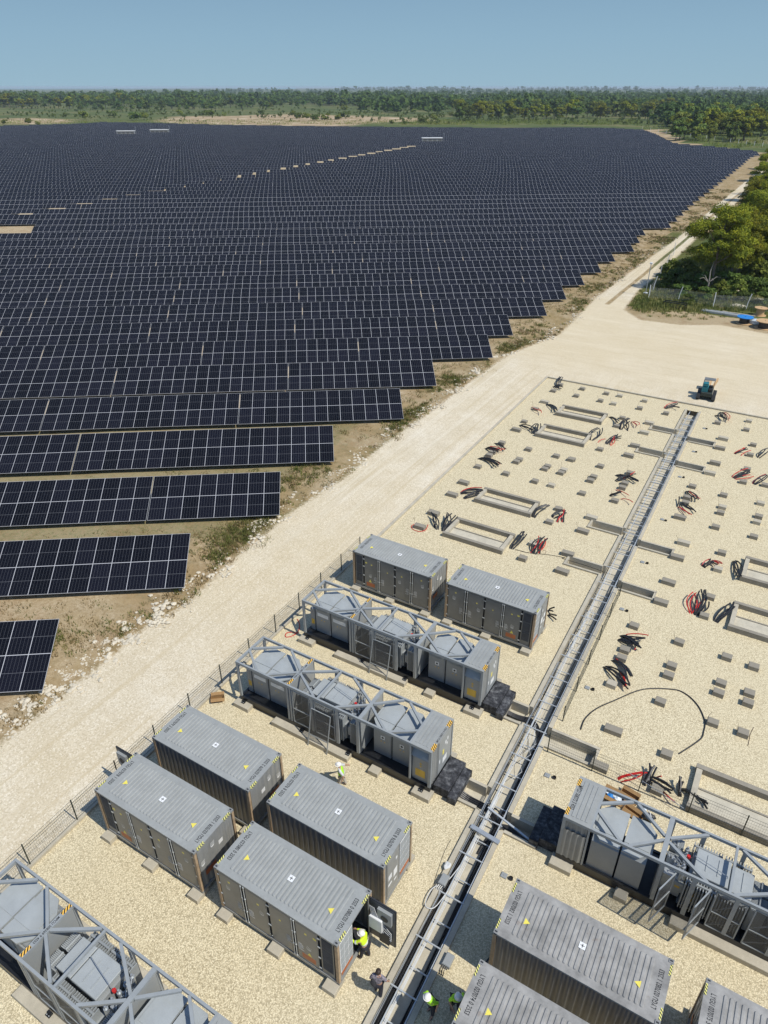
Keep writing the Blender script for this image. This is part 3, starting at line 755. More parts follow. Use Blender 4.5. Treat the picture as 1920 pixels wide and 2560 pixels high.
def container(x, y, num, label, mx=False, my=False, opened=False, roof='roof'):
    t = thing('battery_container', label, 'container', (x, y, BZ), 0, 'grey corrugated battery containers on concrete blocks')
    L_ = lambda nm, key, fn, mats, par=t: link(nm, cmesh(key, fn, mats, mx, my), par)
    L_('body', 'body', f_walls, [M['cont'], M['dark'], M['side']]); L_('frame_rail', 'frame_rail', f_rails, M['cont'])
    me = cmesh('roof_'+roof, f_roof, M[roof], mx, my); rf = link('roof', me, t)
    for a in (0, 1):
        for b in (0, 1):
            L_('corner_post', 'corner_post%d%d' % (a, b), lambda mb: f_post(mb, a, b), M['tan'])
            for c in (0, 1): L_('corner_casting', 'corner_casting%d%d%d' % (a, b, c), lambda mb: f_cast(mb, a, b, c), [M['cont'], M['dark']])
            hz = L_('hazard_strip', 'hazard_strip%d%d' % (a, b), lambda mb: f_haz(mb, a, b), M['haz'])
    for i in range(4):
        d = L_('door', 'door%d' % i, lambda mb: f_door(mb, i), M['door'])
        L_('lock_rod', 'lock_rod%d' % i, lambda mb: f_rod(mb, i), M['silver'], d)
        L_('hinge', 'hinge%d' % i, lambda mb: f_hinge(mb, i), M['silver'], d)
    L_('door_lettering', 'door_lettering', f_marks, M['greytext']); L_('orange_plate', 'orange_plate', f_plate, M['orange']); L_('yellow_sticker', 'yellow_sticker', f_spots, M['yellow'])
    L_('louver_panel', 'louver_panel', f_louver, [M['door'], M['louver']])
    ac = L_('air_conditioner', 'air_conditioner', f_hvac, [M['white'], M['cab']]); L_('warning_plate', 'warning_plate', f_hvplate, M['orange'], ac)
    L_('end_marking', 'end_marking', f_endmarks, M['white']); L_('end_plate', 'end_plate', f_endplate, M['orange'])
    if opened:
        d = L_('open_door', 'open_door', f_openleaf, [M['dark'], M['louver']])
        L_('control_box', 'control_box', f_openbox, M['white'], d); L_('fan_unit', 'fan_unit', f_openfan, [M['cab'], M['dark']], d); L_('wiring', 'wiring', f_opencab, M['whitec'], d)
    else:
        d = L_('end_door', 'end_door', f_shut, M['cont']); L_('door_label', 'door_label', f_shutmarks, M['white'], d)
    for e in (0, 1):
        mb = MB(); f_rooftri(mb, e); link('warning_triangle', mb.mesh('warning_triangle', M['yellow']), t)
        place_text('LYGU '+num+' 25S3', .25, 'text', t, ((.30, CWd*.52, CHt-.024) if e == 0 else (CLn-.30, CWd*.48, CHt-.024)), (0, -1, 0) if e == 0 else (0, 1, 0), (1, 0, 0) if e == 0 else (-1, 0, 0), .62, 'container_number')
    mb = MB(); f_centre(mb); c = obj('roof_plate', mb, M['white'], t)
    mb = MB(); mb.box(CLn/2-.01, CLn/2+.02, CWd/2-.08, CWd/2+.07, CHt+.014, CHt+.016); mb.box(CLn/2-.07, CLn/2+.08, CWd/2-.015, CWd/2+.01, CHt+.0141, CHt+.0165); obj('plate_mark', mb, M['text'], c)
    return t
container(-21.73, 14.40, '027079 2', 'grey container by the fence, corrugated side near, between the open-doored container and the frame units', mx=True, my=True)
container(-21.70, 10.93, '027078 1', 'grey container nearest the fence in the front group of four, its far end door open', mx=True, opened=True)
container(-14.63, 14.40, '027076 8', 'grey container whose plain corrugated side faces near, behind the one being serviced', my=True)
container(-14.56, 10.93, '027080 0', 'grey container with its end door open and a worker reaching in', opened=True)
container(-22.03, 32.88, '027081 6', 'farthest grey container by the fence, doors facing near, beyond the frame units', mx=True)
container(-14.92, 32.88, '027077 3', 'farthest grey container on the trench side, beside the empty gravel yard')
container(-3.76, 14.35, '027082 1', 'weathered container right of the trench, behind another container', my=True, roof='roofw')
container(-3.78, 10.80, '027074 0', 'container right of the trench at the bottom edge, beside two vested workers', my=True, roof='roofw')
container(3.40, 14.35, '027075 5', 'container cut off at the bottom right corner of the photo', my=True, roof='roofw')
container(3.36, 10.80, '027073 4', 'container hidden below the bottom right corner, in front of the cut off one', my=True, roof='roofw')

# ------------------------------------------------------------------ concrete blocks
def block_mesh(L, Wd, H, key={}):
    k = (round(L, 2), round(Wd, 2), round(H, 2))
    if k not in key: mb = MB(); mb.bev(-L/2, L/2, -Wd/2, Wd/2, -.15, H, .018); key[k] = mb.mesh('concrete_block', M['conc'])
    return key[k]
def support_block(x, y, L, Wd, H, label):
    o = link('concrete_block', block_mesh(L, Wd, H), None, (x, y, 0)); tag(o, label, 'block', 'concrete blocks carrying the containers'); return o
CN = {(-21.70,10.93):'open-doored container nearest the fence', (-14.56,10.93):'container being serviced', (-22.03,32.88):'farthest container by the fence', (-14.92,32.88):'farthest trench-side container', (-21.73,14.4):'corrugated-side container by the fence', (-14.63,14.4):'corrugated-side container beside the trench', (-3.76,14.35):'weathered container right of the trench', (3.4,14.35):'cut off container at bottom right'}
for (x, y), nm in CN.items():
    for dx, wd in ((.30, 'left'), (3.03, 'middle'), (5.76, 'right')):
        support_block(x+dx, y-.02, .60, .72, .30, 'concrete block under the '+wd+' near edge of the '+nm)
        support_block(x+dx, y+2.46, .60, .72, .30, 'concrete block under the '+wd+' far edge of the '+nm)

# ================================================================== TRANSFORMER FRAMES (40 ft)
TL, TW, TH = 12.192, 2.438, 2.896
def tf(key, fn, mats, rot, cache={}):
    k = (key, rot)
    if k not in cache:
        mb = MB(); fn(mb)
        if rot: mb.v = [(TL-x, TW-y, z) for x, y, z in mb.v]
        cache[k] = mb.mesh(key, mats)
    return cache[k]
def g_rails(mb):
    for y in (.05, TW-.05): mb.bar((0, y, TH-.08), (TL, y, TH-.08), .10, .16)
    mb.box(.0, .11, .102, TW-.102, TH-.16, TH-.002)
def g_cross(mb, x, w=.2): mb.box(x-w/2, x+w/2, .102, TW-.102, TH-.13, TH-.003)
def g_brace(mb, a, b): mb.bar((a[0], a[1], TH-.085), (b[0], b[1], TH-.085), .12, .12)
BR_T = [((.12, 1.35), (1.55, TW-.1)), ((.12, 1.1), (1.45, .1)), ((2.1, .1), (3.48, 1.15)), ((2.1, TW-.1), (3.5, 1.3)),
        ((3.66, 1.3), (5.3, TW-.1)), ((3.66, 1.1), (5.25, .1)), ((6.6, .1), (7.98, 1.1)), ((6.3, TW-.1), (7.98, 1.3)),
        ((8.18, 1.3), (9.4, TW-.1)), ((8.18, 1.1), (9.55, .1)), ((9.75, .1), (11.03, .95)), ((9.75, TW-.1), (11.03, 1.3))]
def g_postx(mb, x, y, w=.13): 
    Y0, Y1 = (0, .11) if y == 0 else (TW-.11, TW); mb.box(x-w/2, x+w/2, Y0, Y1, .302, TH-.162)
def g_skid(mb):
    mb.box(0, TL, 0, .12, .02, .30); mb.box(0, TL, TW-.12, TW, .02, .30); mb.box(.0, .14, .122, TW-.122, .02, .298); mb.box(TL-.14, TL, .122, TW-.122, .02, .298)
    mb.box(.142, TL-.142, .122, TW-.122, .18, .24, 0)
    for x in np.arange(.8, 11.8, .62): mb.box(x, x+.08, .122, TW-.122, .04, .178)
def g_skirt(mb): mb.box(.9, 11.3, .06, .10, -.28, .018); mb.box(.9, 11.3, TW-.10, TW-.06, -.28, .018)
def g_inv(mb, x0, x1, side):
    # cabinet body with hipped hood
    mb.prismx([(.62, .242), (2.30, .242), (2.30, 2.05), (2.10, 2.28), (.92, 2.28), (.62, 2.05)], x0, x1)
def g_hood(mb, x0, x1, side):
    c = .42
    if side < 0: poly = [(x0-.12, .86), (x0+.30, .42), (x1-.01, .42), (x1-.01, 2.36), (x0+.35, 2.36), (x0-.12, 1.92)]
    else: poly = [(x0+.01, .42), (x1-.30, .42), (x1+.12, .86), (x1+.12, 1.92), (x1-.35, 2.36), (x0+.01, 2.36)]
    mb.prism(poly, 2.285, 2.37)
    mb.prism([(x0, .98), (x1, .98), (x1, 1.9), (x0, 1.9)], 2.372, 2.40)
def g_invdoor(mb, x0, x1): mb.box(x0+.04, x1-.04, .605, .618, .32, 1.98)
def g_invlabel(mb, x0, x1, kind):
    if kind == 0: mb.box(x0+.14, x1-.14, .598, .604, 1.52, 1.78)
    else: mb.box(x0+.42, x0+.66, .598, .604, 1.42, 1.66)
def g_invlogo(mb, x0, x1): mb.tube([(x0+.54, .5965, 1.54), (x0+.54, .5955, 1.54)], .07, 12)
def g_invwarn(mb, x0, x1):
    for q in (.45, .66): mb.face([(x0+q-.05, .602, 1.22), (x0+q+.05, .602, 1.22), (x0+q, .602, 1.31)])
def g_part(mb, x): mb.box(x-.02, x+.02, .14, TW-.14, .302, TH-.2)
def g_tank(mb): mb.box(4.75, 6.95, .72, 1.9, .28, 2.2); mb.box(4.65, 7.05, .62, 2.0, .242, .34)
def g_lid(mb, a):
    if a == 0: mb.bev(4.62, 5.42, .66, 1.90, 2.22, 2.36, .02); mb.box(5.0, 5.03, .8, 1.7, 2.36, 2.39)
    else: mb.bev(5.52, 6.85, .63, 1.90, 2.30, 2.46, .02); mb.box(5.95, 5.98, .8, 1.6, 2.46, 2.49); mb.box(6.4, 6.43, .8, 1.6, 2.46, 2.49)
def g_rad(mb, x0, x1, y0, y1, z0=.5, z1=2.1, axis=0):
    if axis == 0:
        for x in np.arange(x0, x1, .11): mb.box(x, x+.04, y0, y1, z0, z1)
        ym = (y0+y1)/2; mb.tube([(x0, ym, z1+.03), (x1, ym, z1+.03)], .05, 8); mb.bar((x0, ym, z0-.02), (x1, ym, z0-.02), .06, .06)
    else:
        for y in np.arange(y0, y1, .06): mb.box(x0, x1, y, y+.04, z0, z1)
        mb.box(x0+.04, x1-.04, y0, y1, z0+.05, z1-.05)
        xm = (x0+x1)/2; mb.tube([(xm, y0, z1+.03), (xm, y1, z1+.03)], .05, 8)
def g_fit(mb):
    r2 = random.Random(3)
    for k in range(5):
        y = .7+k*.3; mb.cyl(7.2, y, 1.7, 2.15, .09, 8); mb.cyl(7.2, y, 2.15, 2.3, .045, 6)
    mb.tube([(5.6, 1.5, 2.5), (5.6, 1.5, 2.6), (6.0, 1.4, 2.62), (6.9, 1.2, 2.6), (7.0, 1.2, 2.3)], .018, 5)
    for k in range(7):
        x, y = 7.1+r2.random()*.7, .6+r2.random()*1.4; mb.tube([(x, y, 1.9), (x+.1, y+.1, 2.2), (x+.25, y-.05, 2.15), (x+.2, y-.1, 1.7)], .02, 5)
        mb.box(x-.1, x+.08, y-.08, y+.08, 1.5, 1.95)
    mb.box(7.05, 7.85, .75, 1.9, .5, 1.6)
def g_gauge(mb): mb.cyl(7.12, 1.2, 2.3, 2.42, .075, 10)
def g_grill(mb, x0, x1, hinge=None):
    z0, z1 = .34, 2.66
    for a, b in (((x0, z0), (x1, z0)), ((x0, z1), (x1, z1)), ((x0, z0), (x0, z1)), ((x1, z0), (x1, z1)), ((x0, 1.35), (x1, 1.35))):
        mb.bar((a[0], .03, a[1]), (b[0], .03, b[1]), .05, .05, 0)
    mb.bar((x0, .05, z0), (x1, .05, 1.35), .03, .04, 0); mb.bar((x0, .05, 1.35), (x1, .05, z1), .03, .04, 0)
    mb.face([(x0, .028, z0), (x1, .028, z0), (x1, .028, z1), (x0, .028, z1)], 1)
def g_swing(mb, x):      # mesh leaf standing open, at right angle to the side
    for a, b in (((.0, .34), (-1.15, .34)), ((.0, 2.66), (-1.15, 2.66)), ((.0, .34), (.0, 2.66)), ((-1.15, .34), (-1.15, 2.66)), ((.0, 1.4), (-1.15, 1.4))):
        mb.bar((x+a[0]*.38, a[0]*.92, a[1]), (x+b[0]*.38, b[0]*.92, b[1]), .05, .05, 0)
    mb.face([(x, 0, .34), (x-.437, -1.058, .34), (x-.437, -1.058, 2.66), (x, 0, 2.66)], 1)
def g_cabroof(mb):
    x0, x1 = 11.04, TL; z = TH+.002; mb.box(x0, x1-.002, -.002, TW+.002, TH-.06, z)
    for i in range(4):
        cx = 11.24+i*.2; mb.prism([(cx-.06, .2), (cx+.06, .2), (cx+.06, TW-.2), (cx-.06, TW-.2)], z, z+.022)
def g_cabwall(mb):
    corr_wall(mb, (TL-.03, .12), (TL-.03, .75), .30, TH-.1, (1, 0), pitch=.21); mb.box(TL-.06, TL-.03, .78, TW-.12, .30, TH-.1)
    mb.box(11.03, 11.07, .13, TW-.13, .302, TH-.07)
    corr_wall(mb, (TL-.14, TW-.03), (11.1, TW-.03), .30, TH-.1, (0, 1), pitch=.21)
def g_cabdoor(mb): mb.box(TL-.03, TL-.005, .86, TW-.2, .36, TH-.2)
def g_cablab(mb):
    for y0, z0, w, h in ((1.55, 1.95, .12, .22), (1.78, 2.05, .1, .2), (1.72, 1.75, .1, .16), (.95, 1.1, .1, .22), (1.35, .75, .45, .35)): mb.box(TL-.005, TL+.001, y0, y0+w, z0, z0+h)
def g_cablab2(mb): mb.box(TL-.005, TL+.0015, 1.3, 1.45, 1.4, 1.72)
def g_cabcabinet(mb): mb.bev(11.10, 12.02, .16, 1.0, .302, 2.0, .03); 
def g_cabhood(mb): mb.prismx([(.10, 1.98), (.9, 2.02), (.9, 2.42), (.34, 2.42)], 11.06, 12.05)
def g_cabylabel(mb): mb.box(11.28, 11.82, .15, .158, .62, 1.12)
def g_cabtri(mb): mb.face([(11.48, .152, 1.5), (11.64, .152, 1.5), (11.56, .152, 1.66)]); mb.tube([(11.56, .156, 1.38), (11.56, .15, 1.38)], .055, 10)
def g_hz(mb, x, y0, onend=False):
    mb.box(x-.075, x+.075, y0, y0+.42, TH+.0 if not onend else TH+.003, TH+.006)
    if onend: mb.box(TL-.002, TL+.003, y0, y0+.42, TH-.15, TH-.005)
def g_foot(mb, x): mb.box(x-.12, x+.12, -.22, -.02, .0, .02, 0); mb.box(x-.1, x+.1, -.13, -.02, .02, .1, 0); mb.cyl(x-.06, -.17, .02, .06, .02, 6, 1); mb.cyl(x+.06, -.17, .02, .06, .02, 6, 1)
def g_smallbox(mb, a):
    if a == 0: mb.bev(7.15, 7.6, .35, .75, .9, 1.5, .02)
    else: mb.bev(6.75, 7.1, .3, .75, .6, 1.6, .02)
def tunit(x, y, num, label, rot=False, grills=((3.85, 4.95), (5.30, 6.55)), swings=(), text_end=True):
    t = thing('transformer_unit', label, 'transformer unit', (x, y, BZ), 0, 'open steel frames holding transformers and inverters')
    A_ = lambda nm, key, fn, mats, par=t: link(nm, tf(key, fn, mats, rot), par)
    A_('top_rail', 'top_rail', g_rails, M['frame']); A_('skid', 'skid', g_skid, M['skid']); A_('skirt', 'skirt', g_skirt, M['skirt'])
    for cx, cw in ((3.57, .20), (5.47, .10), (8.08, .20), (11.0, .1)): A_('cross_beam', 'cross_beam%g' % cx, lambda mb: g_cross(mb, cx, cw), M['frame'])
    for i, (a, b) in enumerate(BR_T): A_('brace', 'brace%d' % i, lambda mb: g_brace(mb, a, b), M['frame'])
    for yy in (0, 1):
        for px, pw in ((.07, .14), (3.52, .12), (3.70, .10), (5.12, .16), (6.72, .18), (7.98, .16), (11.03, .08), (TL-.07, .14)):
            if yy == 1 and px in (3.70,): continue
            A_('post', 'post%g_%d' % (px, yy), lambda mb: g_postx(mb, px, yy, pw), M['frame'])
    for gx, gw in ((3.60, 0), (8.08, 0)): A_('partition', 'partition%g' % gx, lambda mb: g_part(mb, gx), M['cab'])
    for i, (a, b, sd, k) in enumerate(((.55, 1.66, -1, 0), (1.74, 2.95, 1, 0), (8.58, 9.62, -1, 1), (9.70, 10.86, 1, 1))):
        c = A_('inverter_cabinet', 'inverter_cabinet%d' % i, lambda mb: g_inv(mb, a, b, sd), M['cab'])
        A_('hood', 'hood%d' % i, lambda mb: g_hood(mb, a, b, sd), M['lid'], c); A_('cabinet_door', 'cabinet_door%d' % i, lambda mb: g_invdoor(mb, a, b), M['cab'], c)
        A_('label_plate', 'label_plate%d' % i, lambda mb: g_invlabel(mb, a, b, k), M['white'], c); A_('warning_sign', 'warning_sign%d' % i, lambda mb: g_invwarn(mb, a, b), M['amber'], c)
        if k: A_('round_emblem', 'round_emblem%d' % i, lambda mb: g_invlogo(mb, a, b), M['text'], c)
    A_('side_cabinet', 'side_cabinet', lambda mb: mb.box(.14, .46, .62, 2.0, .242, 1.9), M['cab']); A_('amber_sign', 'amber_sign', lambda mb: mb.box(.2, .42, .612, .619, .7, 1.1), M['amber'])
    tk = A_('transformer_tank', 'transformer_tank', g_tank, M['cab'])
    for a in (0, 1): A_('tank_lid', 'tank_lid%d' % a, lambda mb: g_lid(mb, a), M['lid'], tk)
    A_('fittings', 'fittings', g_fit, M['steel'], tk); A_('gauge', 'gauge', g_gauge, M['red'], tk)
    for i, (a, b, c, d, ax) in enumerate(((4.7, 5.7, .14, .58, 0), (5.85, 6.95, .14, .58, 0), (4.7, 5.7, 1.95, 2.33, 0), (5.85, 6.95, 1.95, 2.33, 0), (3.95, 4.55, .60, 1.2, 1), (3.95, 4.55, 1.3, 1.95, 1), (7.35, 7.85, .25, .7, 1))):
        A_('radiator', 'radiator%d' % i, lambda mb: g_rad(mb, a, b, c, d, .5, 2.0 if ax else 2.12, ax), M['frame'])
    for a, b in grills: A_('mesh_panel', 'mesh_panel%g' % a, lambda mb: g_grill(mb, a, b), [M['frame'], M['screen']])
    for i in (0, 1): A_('junction_box', 'junction_box%d' % i, lambda mb: g_smallbox(mb, i), M['cab'])
    A_('cab_roof', 'cab_roof', g_cabroof, M['roof']); A_('cab_wall', 'cab_wall', g_cabwall, M['cont'])
    d = A_('cab_door', 'cab_door', g_cabdoor, M['cab']); A_('door_label', 'cdoor_label', g_cablab, M['white'], d); A_('door_sign', 'cdoor_sign', g_cablab2, M['yellow'], d)
    cb = A_('cab_cabinet', 'cab_cabinet', g_cabcabinet, M['cab']); A_('hood', 'chood', g_cabhood, M['lid'], cb)
    A_('yellow_label', 'yellow_label', g_cabylabel, M['amber'], cb); A_('warning_sign', 'cwarning_sign', g_cabtri, M['amber'], cb)
    for k, (hx, hy, oe) in enumerate(((3.57, .12, False), (3.57, TW-.54, False), (TL-.08, .16, True), (TL-.08, TW-.58, True))):
        A_('hazard_strip', 'thazard%d' % k, lambda mb: g_hz(mb, hx, hy, oe), M['haz2'])
    for fx in (.3, 4.4, 7.4, 11.75): A_('anchor_foot', 'anchor_foot%g' % fx, lambda mb: g_foot(mb, fx), [M['skid'], M['silver']])
    if rot:
        A_('cab_panel', 'cab_panel', lambda mb: (corr_wall(mb, (11.1, TW-.0), (TL-.14, TW-.0), .34, 2.2, (0, -1), pitch=.2)), M['cont'])
        place_text('MPCU '+num+' 45S3', .24, 'text', t, (.18, TW/2, TH+.006), (0, -1, 0), (1, 0, 0), .62, 'unit_number')
        for sx_ in swings:
            mb = MB(); g_swing(mb, sx_); obj('mesh_door', mb, [M['frame'], M['screen']], t)
        # boxes in the open bay that face this side
        mb = MB(); mb.bev(4.75, 5.2, .45, .85, .95, 1.55, .02); mb.bev(5.3, 5.85, .3, .85, .75, 1.75, .02); o = obj('control_box', mb, M['cab'], t)
        mb = MB(); mb.box(5.42, 5.66, .292, .299, 1.3, 1.5); mb.box(5.42, 5.66, .292, .299, .95, 1.15); mb.box(4.88, 5.08, .442, .449, 1.2, 1.32); obj('amber_sign', mb, M['amber'], o)
    else:
        if text_end:
            place_text('MPCU '+num+' 45S3', .14, 'text', t, (TL-.075, TW/2, TH+.006), (0, 1, 0), (-1, 0, 0), .8, 'unit_number')
        place_text('MPCU '+num+' 45S3', .15, 'text', t, (3.57, TW/2, TH+.001), (0, -1, 0), (1, 0, 0), .8, 'unit_number')
    return t
tunit(-21.80, 26.74, '508374 1', 'rear open frame unit with grey inverters, next to the farthest containers')
tunit(-21.73, 20.50, '508371 0', 'middle open frame unit with grey inverters, between a container pair and the rear unit')
tunit(-21.80, 4.62, '508369 9', 'nearest open frame unit at the bottom left corner, seen from above', text_end=False)
tunit(-3.06, 20.42, '508372 3', 'open frame unit right of the trench, with swung-out mesh doors', rot=True, grills=(), swings=(4.75, 6.1))
mb = MB(); g_grill(mb, 6.35, 7.45); g_grill(mb, 7.75, 8.9)
p4 = next(o for o in COL.objects if o.get('label', '').startswith('open frame unit right of the trench')); obj('mesh_panel', mb, [M['frame'], M['screen']], p4)
# blocks and beams under the units
TN = [(-21.80, 26.74, 'rear frame unit'), (-21.73, 20.50, 'middle frame unit'), (-21.80, 4.62, 'nearest frame unit'), (-3.06, 20.42, 'frame unit right of the trench')]
for x, y, nm in TN:
    for side, yy in (('near', y-.12), ('far', y+2.56)):
        rot = x > -10
        for dx, L_, wd in (((.33, 1.08, 'left end'), (5.05, 5.0, 'long middle'), (9.12, .58, 'small inner'), (11.85, 1.0, 'right end')) if not rot else ((.35, 1.0, 'left end'), (3.05, .55, 'small inner'), (7.6, 5.0, 'long middle'), (11.8, 1.1, 'right end'))):
            support_block(x+dx, yy, L_, .62, .30, wd+' concrete '+('beam' if L_ > 3 else 'block')+', '+side+' side of the '+nm)
# black rubber-topped cable steps at the cab ends
_t = NT('dusty_black_cover'); _c = _t.ramp(_t.noise(_t.coord(), 3.2, 5, .75), [(.40, (.016, .017, .02)), (.52, (.05, .052, .058)), (.66, (.15, .155, .16))]); M['mat'] = _t.set(_c, .75, 0, .3)
for x, y, s, nm in ((-9.62, 26.74, 1, 'rear frame unit'), (-9.53, 20.50, 1, 'middle frame unit'), (-3.06, 20.42, -1, 'frame unit right of the trench')):
    t = thing('cable_cover', 'black stepped cable cover at the end of the '+nm, 'cable cover', (x, y, 0), 0, 'black covers at the cab ends')
    mb = MB(); a, b = sorted((s*.03, s*.88)); mb.bev(a, b, .30, 2.32, 0.02, .62, .02); obj('upper_box', mb, M['mat'], t)
    mb = MB(); a, b = sorted((s*.885, s*1.32)); mb.bev(a, b, .12, 2.15, .02, .50, .02); obj('lower_step', mb, M['mat'], t)
# leaning mesh frames
for x, y, nm in ((-16.62, 19.98, 'middle'), (-16.65, 26.25, 'rear')):
    t = thing('mesh_frame', 'loose wire mesh frame leaning on the '+nm+' frame unit', 'mesh frame', (x, y, 0), 0, 'loose mesh frames leaning on the frame units')
    mb = MB(); q = lambda u_, z: (u_, .50*z/2.35, z)
    for a, b in ((q(0, 0), q(0, 2.35)), (q(1.22, 0), q(1.22, 2.35)), (q(0, .75), q(1.22, .75)), (q(0, 2.35), q(1.22, 2.35))): mb.bar(a, b, .045, .045)
    obj('frame', mb, M['frame'], t); mb = MB(); mb.face([q(.02, .75), q(1.2, .75), q(1.2, 2.33), q(.02, 2.33)]); obj('wire_screen', mb, M['screen'], t)

# ================================================================== YARD FURNITURE
# --- loose foundation blocks: pixel centres of their top faces in the photograph
SM = [(cA,1500,255),(cA,1560,203),(cA,1345,412),(cA,1250,520),(cA,1055,705),(cA,975,785),(cA,945,812),(cA,850,908),(cA,1285,760),(cA,1205,848),(cA,1180,868),(cA,1525,818),(cA,1650,848),(cA,1450,905),(cA,1425,928),(cA,1590,940),(cA,1565,962),(cA,1090,970),(cA,1340,1035),(cA,1485,1070),(cA,1545,1272),(cA,1465,1385),(cA,1325,1575),(cA,1235,1700),
 (cY,180,220),(cY,132,275),(cY,372,257),(cY,480,275),(cY,325,315),(cY,430,338),(cY,678,315),(cY,638,375),(cY,848,415),(cY,500,452),(cY,455,515),(cY,322,700),(cY,100,780),(cY,325,835),(cY,270,920),(cY,245,950),(cY,560,890),(cY,520,972),(cY,500,1007),(cY,440,1110),(cY,180,1050),
 (cY,1260,490),(cY,1510,475),(cY,1490,545),(cY,1545,665),(cY,1520,745),(cY,1495,860),(cY,1465,960),(cY,1060,995),(cY,1015,1085),(cY,1005,1125),(cY,1310,1065),(cY,1300,1160),(cY,1285,1205),(cY,1605,1130),(cY,1590,1235),(cY,1575,1280),(cY,1245,1320),(cY,1550,1395),(cY,1295,1525),(cY,1640,985),
 (cZ,1265,220),(cZ,1205,440),(cZ,1155,590),(cZ,595,670),(cZ,520,860),(cZ,495,925),(cZ,955,800),(cZ,895,990),(cZ,870,1065),(cZ,415,1135),(cZ,1335,920),(cZ,1550,995),(cZ,1290,1125),(cZ,1270,1205),(cZ,1515,1205),(cZ,1505,1285),(cZ,805,1275),(cZ,1225,1440),(cZ,1465,1525),(cX,925,380),(cX,855,640)]
LG = [(cA,1425,350),(cA,1180,590),(cA,725,1045),(cA,625,1148),(cA,465,1310),(cA,345,1425),(cA,1625,1660),(cY,715,492),(cY,675,567),(cY,600,672),(cY,550,750),(cY,255,1245),(cY,185,1350),(cY,1305,615),(cY,1280,690),(cY,1240,810),(cY,1200,890),(cY,960,1240),(cY,990,1445),(cY,940,1560),(cZ,20,235),(cZ,870,320),(cZ,810,480),(cZ,430,1500),(cX,435,465)]
blk = [(*c(a, b, .31), 0) for c, a, b in SM]+[(*c(a, b, .33), 1) for c, a, b in LG]
M['rebar'] = paint('rusty_wire', (.10, .06, .04), .7, .3)
b2 = []
for x, y, k in blk: b2.append((x, y, k, 'left of the trench' if x < -6.6+sxp(y) else 'right of the trench'))
rr = random.Random(5)
for side in ('left of the trench', 'right of the trench'):
    for k in (0, 1):
        L_ = sorted([q for q in b2 if q[3] == side and q[2] == k], key=lambda q: q[1])
        for i, (x, y, _, _) in enumerate(L_):
            t = thing('concrete_block', ('long' if k else 'small')+' bare concrete block on gravel '+side+', '+ordinal(i+1)+' nearest of its size', 'block', (x, y, 0), R(rr.uniform(-2, 2)), 'bare concrete footing blocks in rows')
            Lx = (.92 if k else .58)*rr.uniform(.97, 1.04); Ly = .46*rr.uniform(.96, 1.05); H = (.33 if k else .31)*rr.uniform(.95, 1.08)
            mb = MB(); mb.bev(-Lx/2, Lx/2, -Ly/2, Ly/2, -.2, H, .016); obj('block', mb, M['concd'] if rr.random() < .8 else M['conc'], t)
            if rr.random() < .5:
                mb = MB(); a = rr.uniform(-.3, .3); mb.tube([(-Lx/2-.03, .1, 0), (-Lx/2-.04+a*.1, .1, .4), (-Lx/2-.05+a*.6, .12, rr.uniform(.6, .95))], .009, 4); obj('earthing_wire', mb, M['rebar'], t)
# --- rectangular foundations
def foundation(x0, y0, x1, y1, label, mid=True):
    t = thing('foundation_frame', label, 'foundation', (0, 0, 0), 0, 'rectangular concrete foundation frames'); h = .38; w_ = .28
    mb = MB(); mb.box(x0, x1, y0, y0+w_, -.15, h); obj('long_wall', mb, M['concd'], t); mb = MB(); mb.box(x0, x1, y1-w_, y1, -.15, h+.003); obj('long_wall', mb, M['concd'], t)
    mb = MB(); mb.box(x0+.04, x0+.04+w_, y0+w_+.002, y1-w_-.002, -.15, h-.04); obj('end_wall', mb, M['conc'], t); mb = MB(); mb.box(x1-.04-w_, x1-.04, y0+w_+.002, y1-w_-.002, -.15, h-.04); obj('end_wall', mb, M['conc'], t)
    ym = y0+(y1-y0)*.52
    mb = MB(); mb.box(x0+.33, x1-.33, y0+w_+.003, ym, -.1, .12); obj('inner_slab', mb, M['floor'], t)
    mb = MB(); mb.box(x0+.33, x1-.33, ym+.003, ym+.1, -.1, .17); obj('inner_curb', mb, M['concd'], t)
foundation(-19.62, 42.0, -14.60, 44.75, 'pale foundation frame nearest the farthest containers')
foundation(-19.70, 48.15, -14.65, 50.5, 'pale foundation frame just behind the nearest one, left yard')
foundation(-19.85, 63.3, -14.82, 66.1, 'pale foundation frame, second from the far kerb, left yard')
foundation(-19.85, 69.5, -14.86, 72.05, 'pale foundation frame nearest the far kerb, left yard')
foundation(1.3, 47.7, 13.5, 50.75, 'farthest foundation frame at the right photo edge')
foundation(1.33, 41.5, 13.5, 44.55, 'foundation frame at the right photo edge, middle of three')
foundation(1.58, 26.15, 13.7, 29.1, 'foundation frame at the right photo edge behind the wire fence')

